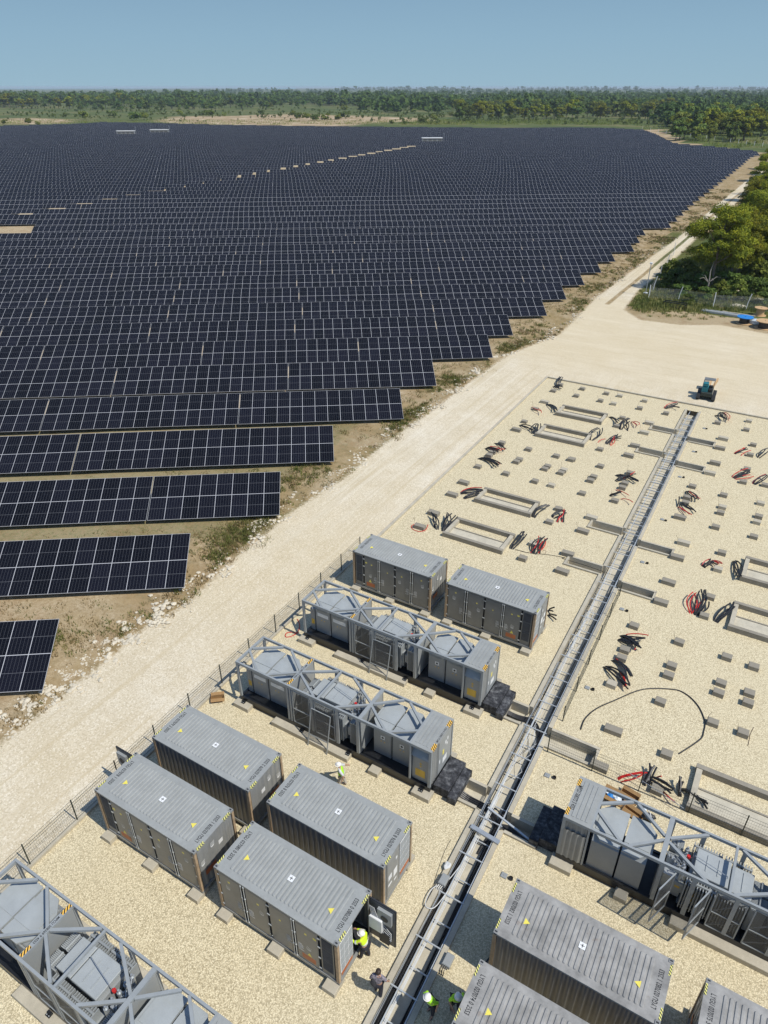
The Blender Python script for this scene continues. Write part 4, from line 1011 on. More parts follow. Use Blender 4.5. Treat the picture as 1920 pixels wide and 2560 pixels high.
# --- cable stubs
BND = [
 ([(cA,1535,238,1565,150,4,0),(cA,1500,225,1575,240,3,0)],'lying on a block by the far left kerb corner'),
 ([(cA,1310,402,1398,452,0,2),(cA,1440,380,1530,435,5,0)],'left of the foundation frame nearest the far kerb'),
 ([(cA,1200,560,1330,600,3,0),(cA,1330,640,1360,555,5,0)],'left of the second foundation frame from the far kerb'),
 ([(cA,985,715,1080,765,2,0),(cA,920,755,1040,785,5,3)],'with red ones over blocks near the left kerb'),
 ([(cA,850,845,1020,905,6,1)],'curved like a fan beside the left kerb blocks'),
 ([(cA,690,1150,890,1122,4,1),(cA,720,1195,880,1130,4,0)],'thick black, left of the second nearest foundation frame'),
 ([(cA,470,1450,445,1322,2,0),(cA,495,1465,455,1340,2,0)],'standing black, between a long block and the nearest foundation frame'),
 ([(cA,545,1480,600,1330,4,0),(cA,560,1470,665,1362,3,0)],'black, at the left end of the nearest foundation frame'),
 ([(cA,1320,1358,1435,1252,5,0)],'black, at the right end of the second nearest foundation frame'),
 ([(cA,1490,1360,1595,1302,4,0),(cA,1530,1400,1600,1310,1,2),(cA,1580,1400,1590,1300,2,1)],'black and red tangle beside a small block'),
 ([(cA,1130,1632,1245,1485,5,0)],'black, at the right end of the nearest foundation frame'),
 ([(cA,1320,1672,1400,1535,5,1),(cA,1370,1668,1445,1540,1,3)],'red and black, right of the nearest foundation frame'),
 ([(cY,392,450,460,498,4,0)],'black, right of the farthest left foundation frame'),
 ([(cY,482,555,555,472,4,0),(cY,540,565,530,480,2,0),(cY,570,490,620,525,0,3)],'black with red ends, near the farthest left foundation frame'),
 ([(cY,247,640,320,545,4,0)],'black, at the right end of the second farthest foundation frame'),
 ([(cY,370,670,460,600,4,0),(cY,400,680,432,620,0,2),(cY,302,658,362,622,0,1),(cY,400,650,490,618,2,0)],'black and red, right of the second farthest foundation frame'),
 ([(cY,835,387,940,345,3,1),(cY,860,372,950,380,2,0)],'dark, near the far kerb left of the trench end'),
 ([(cY,1290,412,1338,480,3,2),(cY,1235,440,1310,470,2,0)],'dark red and black, near the far kerb right of the trench end'),
 ([(cY,1390,745,1488,706,2,2),(cY,1440,762,1520,716,0,1)],'grey and red curl at the right, by a small block'),
 ([(cY,1580,780,1655,715,3,0)],'black, at the right photo edge toward the far kerb'),
 ([(cY,1378,940,1508,882,4,1),(cY,1385,945,1540,915,0,2)],'red and black, below the grey and red curl'),
 ([(cY,1545,990,1650,925,3,1)],'black over a block at the right photo edge'),
 ([(cY,440,915,620,960,5,0),(cY,500,945,605,895,1,1),(cY,440,965,560,920,3,0)],'black starburst over blocks left of the trench'),
 ([(cY,395,1082,492,1055,3,0),(cY,437,1030,550,1070,0,1),(cY,480,1105,590,1138,0,1)],'short black with two red, left of the trench'),
 ([(cY,1010,1042,1090,1110,4,1)],'black with a red loop, right of the trench, behind two blocks'),
 ([(cY,970,1140,1062,1200,4,0),(cY,940,1165,1045,1235,0,2),(cY,932,1170,950,1085,1,0)],'black and red, right of the trench, in front of two blocks'),
 ([(cZ,1140,212,1210,160,3,1),(cZ,1200,165,1280,195,1,3)],'small red and black, left of the farthest right foundation frame'),
 ([(cZ,1385,160,1425,310,2,0),(cZ,1400,155,1440,300,2,0)],'black, at the left end of the farthest right foundation frame'),
 ([(cZ,1050,590,1080,412,0,3),(cZ,1085,602,1138,410,4,0),(cZ,1108,580,1180,470,2,1)],'tall red and black, left of the middle right foundation frame'),
 ([(cZ,1237,652,1385,512,4,0)],'black, at the left end of the middle right foundation frame'),
 ([(cZ,485,755,630,860,5,0),(cZ,500,768,690,780,2,1),(cZ,555,800,602,885,0,1),(cZ,460,790,620,830,3,0)],'big black and red, right of the trench, rear of two'),
 ([(cZ,350,1002,550,1165,5,0),(cZ,420,950,565,1085,4,0),(cZ,437,930,550,1045,0,1),(cZ,480,1050,518,1168,0,2)],'big black and red, right of the trench, front of two'),
 ([(cX,755,620,810,480,3,0),(cX,790,620,845,485,2,0),(cX,780,560,960,662,4,0),(cX,560,570,770,525,0,2),(cX,580,592,760,535,0,1),(cX,890,655,985,735,0,1),(cX,840,570,885,555,0,1)],'black and red, behind the cardboard boxes and the wire fence'),
 ([(cX,1015,700,1022,570,3,0),(cX,1030,640,1230,768,3,0)],'black, leaning over the end of the fenced foundation frame'),
 ([(c7,1590,535,1625,530,2,0),(c7,1588,560,1638,577,2,0)],'short black, at the end of the rear trench-side container'),
]
r3 = random.Random(11)
for grp, lab in BND:
    cx, cy = grp[0][0](grp[0][1], grp[0][2]); t = thing('cable_bundle', 'cable stub bundle, '+lab, 'cable bundle', (cx, cy, 0), 0, 'bundles of cut cable stubs in the yard')
    for c, a0, b0, a1, b1, nb, nr in grp:
        p0 = np.array(c(a0, b0, .05)); p1 = np.array(c(a1, b1, .38)); d = p1-p0; L_ = np.hypot(*d); nrm = np.array([-d[1], d[0]])/max(L_, .1)
        for i in range(nb+nr):
            red = i >= nb; o = (i-(nb+nr-1)/2)*.075+r3.uniform(-.03, .03); s2 = o*r3.uniform(.8, 2.2)
            q0 = p0+nrm*o-[cx, cy]; q1 = p1+nrm*s2+d*r3.uniform(-.12, .06)-[cx, cy]; bow = nrm*r3.uniform(-.14, .18)*L_; zt = r3.uniform(.22, .48); rad = .052 if not red else .038
            pts = []
            for k in range(7):
                s = k/6; pts.append((*(q0+(q1-q0)*s+bow*math.sin(PI*s)), .03+zt*s**.7+.03*(i % 3)))
            pts[0] = (pts[0][0], pts[0][1], -.05)
            mb = MB(); mb.tube(pts, rad, 6); obj('cable', mb, M['red'] if red else M['rubber'], t)
# --- hoses and loose wires
def hose(label, pts, r, mat, closed=False):
    x0, y0 = pts[0][:2]; mb = MB(); P_ = [np.array([p[0]-x0, p[1]-y0, p[2] if len(p) > 2 else r]) for p in pts]; out = []
    n = len(P_)
    for i in range(n-1):
        a, b, c, d = P_[max(i-1, 0)], P_[i], P_[i+1], P_[min(i+2, n-1)]
        for k in range(5):
            s = k/5; out.append(tuple(.5*((2*b)+(-a+c)*s+(2*a-5*b+4*c-d)*s*s+(-a+3*b-3*c+d)*s**3)))
    out.append(tuple(P_[-1])); mb.tube(out, r, 6)
    o = obj('hose', mb, M[mat], None, (x0, y0, .012)); tag(o, label, 'hose')
hose('long black hose curving across the gravel right of the trench', [(-4.33,28.5),(-4.35,29.37),(-4.02,30.43),(-3.32,31.56),(-2.1,33.31),(-.58,34.21),(.12,34.22),(.75,33.8),(1.19,33.19),(1.47,32.5),(1.52,31.81),(1.44,31.11),(.65,29.54)], .035, 'rubber')
hose('red hose looped around a long block by the left kerb', [cA(300,1420),cA(270,1440),cA(290,1470),cA(345,1485),cA(395,1470),cA(415,1425)], .028, 'red')
hose('red hose coiled on the gravel behind the middle frame unit', [c6(475,75),c6(490,110),c6(480,155),c6(440,185),c6(400,190),c6(405,165),c6(440,160),c6(480,165)], .028, 'red')
hose('thin black cable running from cable stubs across to the trench branch', [cA(1170,1640),cA(1300,1672),cA(1450,1685),cA(1600,1712),cZ(20,150),cZ(200,205),cZ(345,255)], .02, 'rubber')
hose('thin dark wire crossing the gravel left of the trench', [cR3(420,0),cR3(360,120),cR3(290,330),cR3(240,500),cR3(245,530)], .01, 'rubber')
hose('pale conduit looping over the trench wall', [(-6.55,20.2,-.05),(-6.6,18.5,0),(-6.8,17.0,.1),(-7.2,16.3,.18),(-7.15,15.5,.16),(-6.75,15.6,.16),(-6.6,16.6,.05)], .022, 'whitec')
hose('bent rust brown wire lying on gravel at the right', [cX(1555,200),cX(1530,250),cX(1520,300),cX(1512,335)], .014, 'rebar')
hose('thin wire loop on gravel by a cable stub bundle', [cA(1180,1640),cA(1260,1665),cA(1340,1640),cA(1430,1650),cA(1425,1680)], .01, 'rebar')
# --- small grey caps and black pipe stubs
CAPS = [(cZ,657,180,695,190),(cZ,493,555,532,570),(cZ,217,1182,261,1197),(cX,52,552,103,570),(cR3,862,298,918,325),(cY,955,935,985,940),(cY,815,1275,842,1285),(cY,1065,733,1085,737),(cY,1150,548,1168,552)]
for i, (c, a, b, a2, b2_) in enumerate(sorted(CAPS, key=lambda q: q[0](q[1], q[2])[1])):
    x, y = c(a, b); mb = MB(); mb.bev(-.14, .14, -.13, .13, -.05, .07, .02); mb.cyl(0, 0, .07, .085, .04, 8)
    tag(obj('inspection_cap', mb, M['cab'], None, (x, y, .012)), 'small square grey cap in the gravel right of the trench, '+ordinal(i+1)+' nearest', 'cap', 'square caps beside pipe stubs')
    x, y = c(a2, b2_); mb = MB(); mb.tube([(0,0,-.05),(0,0,.10)], .10, 10, 0, False); mb.cyl(0, 0, .02, .03, .095, 10)
    tag(obj('pipe_stub', mb, M['rubber'], None, (x, y, .012)), 'black round pipe stub in gravel, beside the '+ordinal(i+1)+' nearest grey cap', 'pipe', 'round pipe stubs beside caps')

# --- trench contents
t = thing('cable_ladder', 'galvanised cable ladder with cross rungs laid along the trench', 'cable ladder', (0, 0, 0))
ru = MB(); ru.tube([(CHL1-.06, 0, 0), (CHR0+.06, 0, 0)], .034, 6); rme = ru.mesh('rung', M['silver'])
y = 1.3
while y < 77:
    link('rung', rme, t, (sxp(y), y, .08)); link('rung', rme, t, (sxp(y), y+1.12, -.28)); y += 2.16 if y < 45 else 1.6
mb = MB()
for i in range(20):
    y0, y1 = i*4-2, i*4+2
    for xx, z in ((CHL1+.34, .03), (CHR0-.06, .03), (CHR0-.1, -.28)): mb.bar((xx+sxp(y0), y0, z), (xx+sxp(y1), y1, z), .05, .07)
obj('side_rail', mb, M['silver'], t)
mb = MB(); y = 48.
while y < 77.5: mb.tube([(CHL1+sxp(y), y, .02), (CHR0+sxp(y), y, .02)], .014, 5); y += .52
o = obj('wire_rungs', mb, M['green'], t)
t = thing('trench_cables', 'thick black power cables lying in the bottom of the trench', 'cables', (0, 0, 0))
r4 = random.Random(2)
def run(xb, z, y0, y1, r, wob, mat, nm='cable', par=None):
    mb = MB(); pts = []; ph = r4.uniform(0, 6)
    n = int((y1-y0)/1.1)+2
    for k in range(n):
        y = y0+(y1-y0)*k/(n-1); pts.append((xb+sxp(y)+math.sin(y*.45+ph)*wob+r4.uniform(-.3, .3)*wob, y, z+r4.uniform(-.3, .3)*wob))
    mb.tube(pts, r, 6); return obj(nm, mb, M[mat], par or t)
for k in range(4): run(CHR0-.16-.05*k, -.47+.05*(k % 2), -2, 27+r4.uniform(-1, 2), .034, .03, 'rubber')
for k in range(2): run(CHR0-.2-.08*k, -.4, 15, 46-k*3, .02, .05, 'rubber')
for k in range(4): run(CHL1+.06+.055*k, -.12-.05*(k % 2), -2, 20+r4.uniform(-1, 1), .032, .012, 'rubber')
for k in range(2): run(CHL1+.12+.08*k, -.1, 20, 50, .018, .04, 'rubber')
def branch_cable(pts, r=.045):
    mb = MB(); P_ = [np.array(p, float) for p in pts]; out = []
    n = len(P_)
    for i in range(n-1):
        a, b, c, d = P_[max(i-1, 0)], P_[i], P_[i+1], P_[min(i+2, n-1)]
        for k in range(5): s = k/5; out.append(tuple(.5*((2*b)+(-a+c)*s+(2*a-5*b+4*c-d)*s*s+(-a+3*b-3*c+d)*s**3)))
    out.append(tuple(P_[-1])); mb.tube(out, r, 6); obj('cable', mb, M['rubber'], t)
for k in range(4):
    o = k*.1
    branch_cable([(-8.7, 21.5+o, -.1), (-7.9, 21.55+o, -.45), (-6.9, 21.5+o, -.45), (-6.35, 21.2+o, -.45), (-5.95, 20.2+o, -.45)])
    branch_cable([(-8.7, 27.7+o*.8, -.1), (-7.9, 27.8+o*.8, -.35), (-6.9, 27.9+o, -.42), (-6.3, 27.3+o, -.45), (-5.95, 26.0+o, -.45)])
    branch_cable([(-4.1, 20.8+o*.5, -.2), (-4.8, 20.9+o*.5, -.42), (-5.6, 21.1+o*.5, -.42), (-6.1, 20.6+o, -.45), (-6.3, 19.2+o, -.45)])
branch_cable([(-6.0, 20.9, -.3), (-6.45, 21.2, -.2), (-6.5, 21.7, -.2), (-6.0, 21.6, -.3), (-5.85, 22.6, -.4)], .03)
t = thing('conduit_bundle', 'pale grey conduits and data wires running along the trench', 'conduits', (0, 0, 0))
for k in range(3): run(CHL1+.40+.05*k, -.02, -2, 22+r4.uniform(0, 1), .018, .02, 'whitec', 'conduit')
for k in range(4): run(CHL1+.30+.05*k, .0, 20, 39+k*2, .013, .05, 'whitec', 'wire')
for k in range(3): run(CHL1+.05+.03*k, .06, -2, 33, .012, .015, 'steel', 'wire')
for k in range(9):     # tangle of thin white wire
    y0 = r4.uniform(33.5, 38.5); mb = MB(); pts = []; rr_ = r4.uniform(.18, .5); ph = r4.uniform(0, 6)
    for q in range(12): a = ph+q*.62; pts.append((CHL1+.45+sxp(y0)+math.cos(a)*rr_*.7, y0+math.sin(a)*rr_*1.6, .08+.1*math.sin(q*1.3)))
    mb.tube(pts, .010, 4); obj('wire', mb, M['whitec'], t)
for k in range(4):
    y0 = r4.uniform(22.5, 27); mb = MB(); mb.tube([(-6.4, y0-1.2, .05), (-6.1, y0-.4, .0), (-6.35, y0, -.1), (-6.55, y0+.8, .04)], .012, 4); obj('wire', mb, M['whitec'], t)
mb = MB(); mb.bar((-7.02, 19.93, .20), (-5.52, 19.80, .20), .22, .10); tag(obj('channel_beam', mb, M['steel']), 'grey steel channel laid across the trench between two branches', 'beam')
mb = MB(); mb.bar((-6.75, 21.35, .1), (-4.25, 20.75, .02), .09, .06); tag(obj('steel_strut', mb, M['silver']), 'slim steel strut spanning the trench toward the right branch', 'strut')
for (x, y, lb, hd) in ((-6.93, 16.85, 'grey junction box hooked on the left trench wall', 0), (-5.28, 13.95, 'grey junction box on the right trench wall beside a shadow', 1)):
    t = thing('wall_box', lb, 'junction box', (x, y, .15)); mb = MB(); mb.bev(-.17, .17, -.26, .26, 0, .2, .03); obj('housing', mb, M['cab'], t)
    mb = MB()
    for k in range(3): mb.tube([(-.1+.08*k, -.26, .08), (-.14+.08*k, -.42, .05), (-.12+.08*k, -.55, -.1)], .018, 5)
    obj('cable_tail', mb, M['rubber'] if hd else M['whitec'], t)
t = thing('plastic_bag', 'crumpled pale plastic bag on the left trench wall', 'bag', (-7.12, 17.6, .14))
def lump(name, r, mat, parent=None, loc=(0, 0, 0), sub=2, amp=.35, sq=(1, 1, 1), seed=0):
    bm = bmesh.new(); bmesh.ops.create_icosphere(bm, subdivisions=sub, radius=r); q = random.Random(seed)
    for v in bm.verts: v.co = Vector((v.co.x*sq[0], v.co.y*sq[1], v.co.z*sq[2]))*(1+q.uniform(-amp, amp))
    me = bpy.data.meshes.new(name); bm.to_mesh(me); bm.free(); me.materials.append(M[mat]); return link(name, me, parent, loc)
lump('film', .11, 'whitec', t, (0, 0, .05), 2, .35, (1.2, 1.9, .5), 4)
# small dark steel offcut, black bars lying in the container shade
mb = MB(); mb.bar((-3.92, 15.0, .03), (-4.15, 14.1, .03), .06, .04); tag(obj('steel_bar', mb, M['skid']), 'short black bar on shaded gravel beside the weathered container', 'bar')
mb = MB(); mb.bar((-3.95, 12.9, .03), (-4.1, 12.1, .03), .07, .04); tag(obj('steel_bar', mb, M['skid']), 'short black bar on shaded gravel beside the two vested workers', 'bar')

# --- fences
def fence(name, label, p0, p1, n, h, zb, post=.05, skip=(), wires=True, lean=0):
    t = thing(name, label, 'fence', (0, 0, 0)); p0 = np.array(p0, float); p1 = np.array(p1, float)
    for i in range(n+1):
        q = p0+(p1-p0)*i/n; mb = MB(); mb.bar((q[0], q[1], zb), (q[0], q[1], zb+h), post, post); obj('post', mb, M['green'], t)
    for i in range(n):
        if i in skip: continue
        a, b = p0+(p1-p0)*(i/n), p0+(p1-p0)*((i+1)/n); mb = MB(); z0, z1 = zb+.06, zb+h-.06
        for k in range(8):
            z = z0+(z1-z0)*k/7; tk = .010 if k in (0, 3, 6, 7) else .005; mb.bar((*a, z), (*b, z), tk, tk)
        m_ = int(np.hypot(*(b-a))/.1)
        for k in range(m_+1): q = a+(b-a)*k/m_; mb.bar((*q, z0), (*q, z1), .0045, .0045)
        obj('mesh_panel', mb, M['green'], t)
    return t
fence('yard_fence', 'dark green wire mesh fence on the kerb left of the containers', (PADW(.2)-.11, .2), (PADW(36.6)-.11, 36.6), 14, 1.45, kz)
for i in range(14):   # stay braces seen as short slanted bars
    pass
fence('inner_fence', 'dark wire mesh fence between the right frame unit and the foundation frame', (-5.4, 26.12), (6.5, 26.12), 5, 1.5, 0.0)
fence('trench_fence', 'wire mesh fence panels standing along the right trench wall', (-5.38, 28.6), (-5.62, 41.5), 5, 1.2, 0.0)

# --- boxes and rubbish behind the right frame unit
def carton(label, x, y, rz, L_, W_, H_, fill, dark=True):
    t = thing('cardboard_box', label, 'box', (x, y, .012), rz, None); mb = MB(); q = .012
    mb.box(-L_/2, L_/2, -W_/2, -W_/2+q, 0, H_); mb.box(-L_/2, L_/2, W_/2-q, W_/2, 0, H_); mb.box(-L_/2, -L_/2+q, -W_/2+q, W_/2-q, 0, H_); mb.box(L_/2-q, L_/2, -W_/2+q, W_/2-q, 0, H_); mb.box(-L_/2+q, L_/2-q, -W_/2+q, W_/2-q, 0, .02)
    obj('carton', mb, M['card'], t)
    mb = MB(); mb.face([(-L_/2, -W_/2, H_), (L_/2, -W_/2, H_), (L_/2, -W_/2-.16, H_-.08), (-L_/2, -W_/2-.16, H_-.08)]); mb.face([(-L_/2, W_/2, H_), (-L_/2, W_/2+.15, H_+.08), (L_/2, W_/2+.15, H_+.08), (L_/2, W_/2, H_)]); obj('flap', mb, M['card'], t)
    for k in range(fill): lump('bag', .17, 'bag' if k != 1 else 'blue', t, (-L_/2+.2+k*(L_-.3)/max(1, fill), (-1)**k*.06, H_*.8), 2, .22, (1, 1, .8), k)
    return t
carton('open cardboard box full of clear plastic bags behind the right frame unit', -1.62, 24.98, R(-6), 1.05, .45, .35, 4)
carton('empty cardboard box lying beside the box of plastic bags', -.95, 25.45, R(-10), .9, .4, .25, 0)
carton('flattened long cardboard box beside a black rubbish bag', -.55, 24.65, R(-16), .95, .22, .18, 0)
carton('cardboard box of black parts near the fence post behind two containers', -23.0, 19.95, R(40), .75, .3, .28, 0)
t = thing('rubbish_bag', 'black rubbish bag with white straps beside the cardboard boxes', 'bag', (.1, 24.75, .012)); lump('sack', .3, 'rubber', t, (0, 0, .18), 2, .25, (1.1, .8, .6), 8); lump('sack_top', .15, 'bag', t, (-.3, .35, .2), 2, .25, (1, 1.6, .7), 3)
mb = MB(); mb.tube([(-.1, .25, .35), (.05, .1, .38), (.2, -.15, .3)], .02, 5); obj('strap', mb, M['white'], t)
hose('steel rod leaning across the fence behind the cardboard boxes', [(-1.55,26.6,.5),(0,26.3,.45),(1.5,25.9,.42)], .018, 'steel')

# ================================================================== TRENCHER
x0, y0 = -6.75, 83.3
t = thing('trenching_machine', 'teal and black tracked trenching machine behind the far kerb', 'machine', (x0, y0, 0), R(4)); t.scale = (.84, .84, .84)
for sx_ in (-1, 1):
    mb = MB(); pr = [(-1.6, .35), (-1.3, .05), (1.2, .05), (1.5, .4), (1.1, .8), (-1.3, .8)]
    mb.prismx(pr, sx_*.95-.22, sx_*.95+.22); tr = obj('track', mb, M['track'], t)
    mb = MB(); mb.tube([(sx_*1.18, -1.2, .42), (sx_*1.2, -1.2, .42)], .25, 12); mb.tube([(sx_*1.18, 1.1, .42), (sx_*1.2, 1.1, .42)], .25, 12); obj('wheel', mb, M['steel'], tr)
mb = MB(); mb.bev(-.7, .7, -1.3, 1.3, .55, 1.1, .08); obj('chassis', mb, M['green'], t)
mb = MB(); mb.bev(-.72, .05, -1.1, .1, 1.1, 1.9, .12); mb.box(-.65, -.02, -1.12, -.35, 1.9, 2.25); obj('engine_hood', mb, M['teal'], t)
mb = MB()
for a in (-.65, .65):
    for b in (.3, 1.2): mb.bar((a, b, 1.1), (a, b, 2.3), .06, .06)
mb.box(-.7, .7, .25, 1.25, 2.3, 2.36); obj('canopy', mb, M['door'], t)
mb = MB(); mb.bev(.15, .6, -.9, -.2, 1.1, 1.5, .05); mb.bev(.1, .5, -.1, .3, 1.1, 1.7, .05); obj('seat', mb, M['rubber'], t)
mb = MB(); mb.bar((0, 1.3, .9), (.1, 3.4, 1.3), .3, .35); mb.bar((.5, 1.2, 1.1), (.9, 3.2, 1.6), .18, .5); obj('boom', mb, M['wood'], t)
mb = MB(); mb.bar((-.5, 1.3, .6), (-.5, 2.4, .9), .12, .12); mb.box(-.8, .2, 2.9, 4.2, .5, 1.0); obj('hopper', mb, M['concd'], t)
mb = MB()
for k in range(8): mb.tube([(-.4+.12*k, -.2+.1*k, 1.2), (-.3+.1*k, .3, 1.6), (.2, .5+.1*k, 1.3)], .025, 5)
obj('hydraulic_hose', mb, M['silver'], t)

# --- reels, beams, trestle by the far fence
def reel(x, y, label, r, h, top, flat=True):
    t = thing('cable_reel', label, 'cable reel', (x, y, 0), 0, 'wooden cable reels near the far fence'); mb = MB()
    mb.cyl(0, 0, h-.08, h, r, 24); obj('top_flange', mb, M[top], t); mb = MB(); mb.cyl(0, 0, .0, .08, r, 24); obj('bottom_flange', mb, M['wood'], t)
    mb = MB(); mb.cyl(0, 0, .08, h-.08, r*.62, 20); obj('drum', mb, M['rubber'] if top != 'wood' or not flat else M['wood'], t); mb = MB(); mb.cyl(0, 0, h+.001, h+.012, .1, 10); obj('hub_hole', mb, M['dark'], t)
reel(-5.4, 123.0, 'plain plywood cable reel, the rear one of three', .95, 1.2, 'wood')
reel(-6.9, 117.2, 'cable reel covered with a bright blue sheet', 1.15, 1.0, 'blue')
reel(-4.1, 116.0, 'wooden cable reel full of black cable at the photo edge', 1.25, 1.1, 'wood', False)
lump('bag_heap', .7, 'bag', None, (-5.4, 117.6, .35), 2, .25, (1.2, 1, .6), 6); tag(bpy.data.objects['bag_heap'], 'crumpled pale plastic heap between the blue topped reel and the wooden reel', 'plastic heap')
t = thing('beam_stack', 'stack of long pale steel beams on the dirt left of the reels', 'beams', (-10.6, 120.4, 0), R(-6)); mb = MB()
for k in range(4): mb.box(-3, 3.2, k*.28, k*.28+.2, 0, .28)
obj('beam', mb, M['silver'], t); mb = MB(); mb.box(-.2, 4.6, 1.5, 1.8, 0, .2); mb.box(1.5, 4.2, .9, 1.0, .28, .36); obj('plank', mb, M['conc'], t)
t = thing('steel_trestle', 'low black steel trestle frame in the grass before the far fence', 'trestle', (-17.6, 119.8, 0), R(-4)); mb = MB()
for a in (-1.7, 1.7):
    for b in (0, 1): mb.bar((a, b, 0), (a, b, 1.0), .1, .1)
for b in (0, 1): mb.bar((-1.7, b, 1.0), (1.7, b, 1.0), .12, .12); mb.bar((-1.7, b, .3), (1.7, b, .3), .08, .08)
obj('frame', mb, M['skid'], t); mb = MB()
for k in range(6): mb.bar((-1.4+k*.55, 0, .3), (-1.1+k*.55, 0, 1.0), .06, .06)
obj('lattice', mb, M['skid'], t)
# far fence with pale posts
t = thing('far_fence', 'sagging wire fence on pale posts before the pine trees', 'fence', (0, 0, 0)); M['wirenet'] = screen('thin_wire_net', (.45, .46, .46), .10)
fp = [(-26.2, 163), (-25.0, 150), (-23.9, 139), (-23.0, 130), (-22.3, 123), (-17.8, 124.3), (-12.3, 123.2), (-7.6, 125), (-2.5, 125.5), (4, 126)]
for i, q in enumerate(fp):
    mb = MB(); mb.tube([(q[0], q[1], 0), (q[0]+.05, q[1], 1.2), (q[0]+.3*(i % 2), q[1], 2.6)], .06, 6); obj('post', mb, M['white'], t)
for a, b in zip(fp[:-1], fp[1:]): mb = MB(); mb.face([(a[0], a[1], .1), (b[0], b[1], .1), (b[0], b[1], 2.2), (a[0], a[1], 2.2)]); obj('wire_net', mb, M['wirenet'], t)
t = thing('lamp_post', 'thin pale post with a light at the fence corner by the track', 'post', (-23.4, 126, 0)); mb = MB(); mb.cyl(0, 0, 0, 5.2, .06, 8); obj('mast', mb, M['steel'], t); mb = MB(); mb.bev(-.2, .2, -.15, .15, 5.2, 5.5, .05); obj('lamp_head', mb, M['white'], t); mb = MB(); mb.bev(-.35, .35, -.3, .3, 0, .6, .04); obj('base_box', mb, M['white'], t)
r6 = random.Random(9)
for i in range(16):    # pale fence posts behind the far right edge of the field
    s = i/15; x, y = G(1605+s*300, 326+s*42); mb = MB(); mb.cyl(0, 0, 0, 2.6, .12, 5)
    tag(obj('fence_post', mb, M['white'], None, (x, y, 0)), 'pale fence post beyond the far right edge of the field, '+ordinal(i+1)+' from left', 'post', 'pale posts behind the field')

# ================================================================== PEOPLE
def skin_mesh(name, joints, edges, mat, parent, sub=2):
    keys = list(joints); me = bpy.data.meshes.new(name)
    me.from_pydata([joints[k][:3] for k in keys], [(keys.index(a), keys.index(b)) for a, b in edges], [])
    o = bpy.data.objects.new(name, me); COL.objects.link(o)
    md = o.modifiers.new('skin', 'SKIN'); md.use_smooth_shade = True; ss = o.modifiers.new('sub', 'SUBSURF'); ss.levels = sub; ss.render_levels = sub
    sv = me.skin_vertices[0].data
    for i, k in enumerate(keys):
        j = joints[k]; rx = j[3]; ry = j[4] if len(j) > 4 else rx; sv[i].radius = (rx, ry); sv[i].use_root = (i == 0)
    dg = bpy.context.evaluated_depsgraph_get(); m2 = bpy.data.meshes.new_from_object(o.evaluated_get(dg)); bpy.data.objects.remove(o)
    m2.materials.clear(); m2.materials.append(M[mat]); m2.name = name
    return link(name, m2, parent)
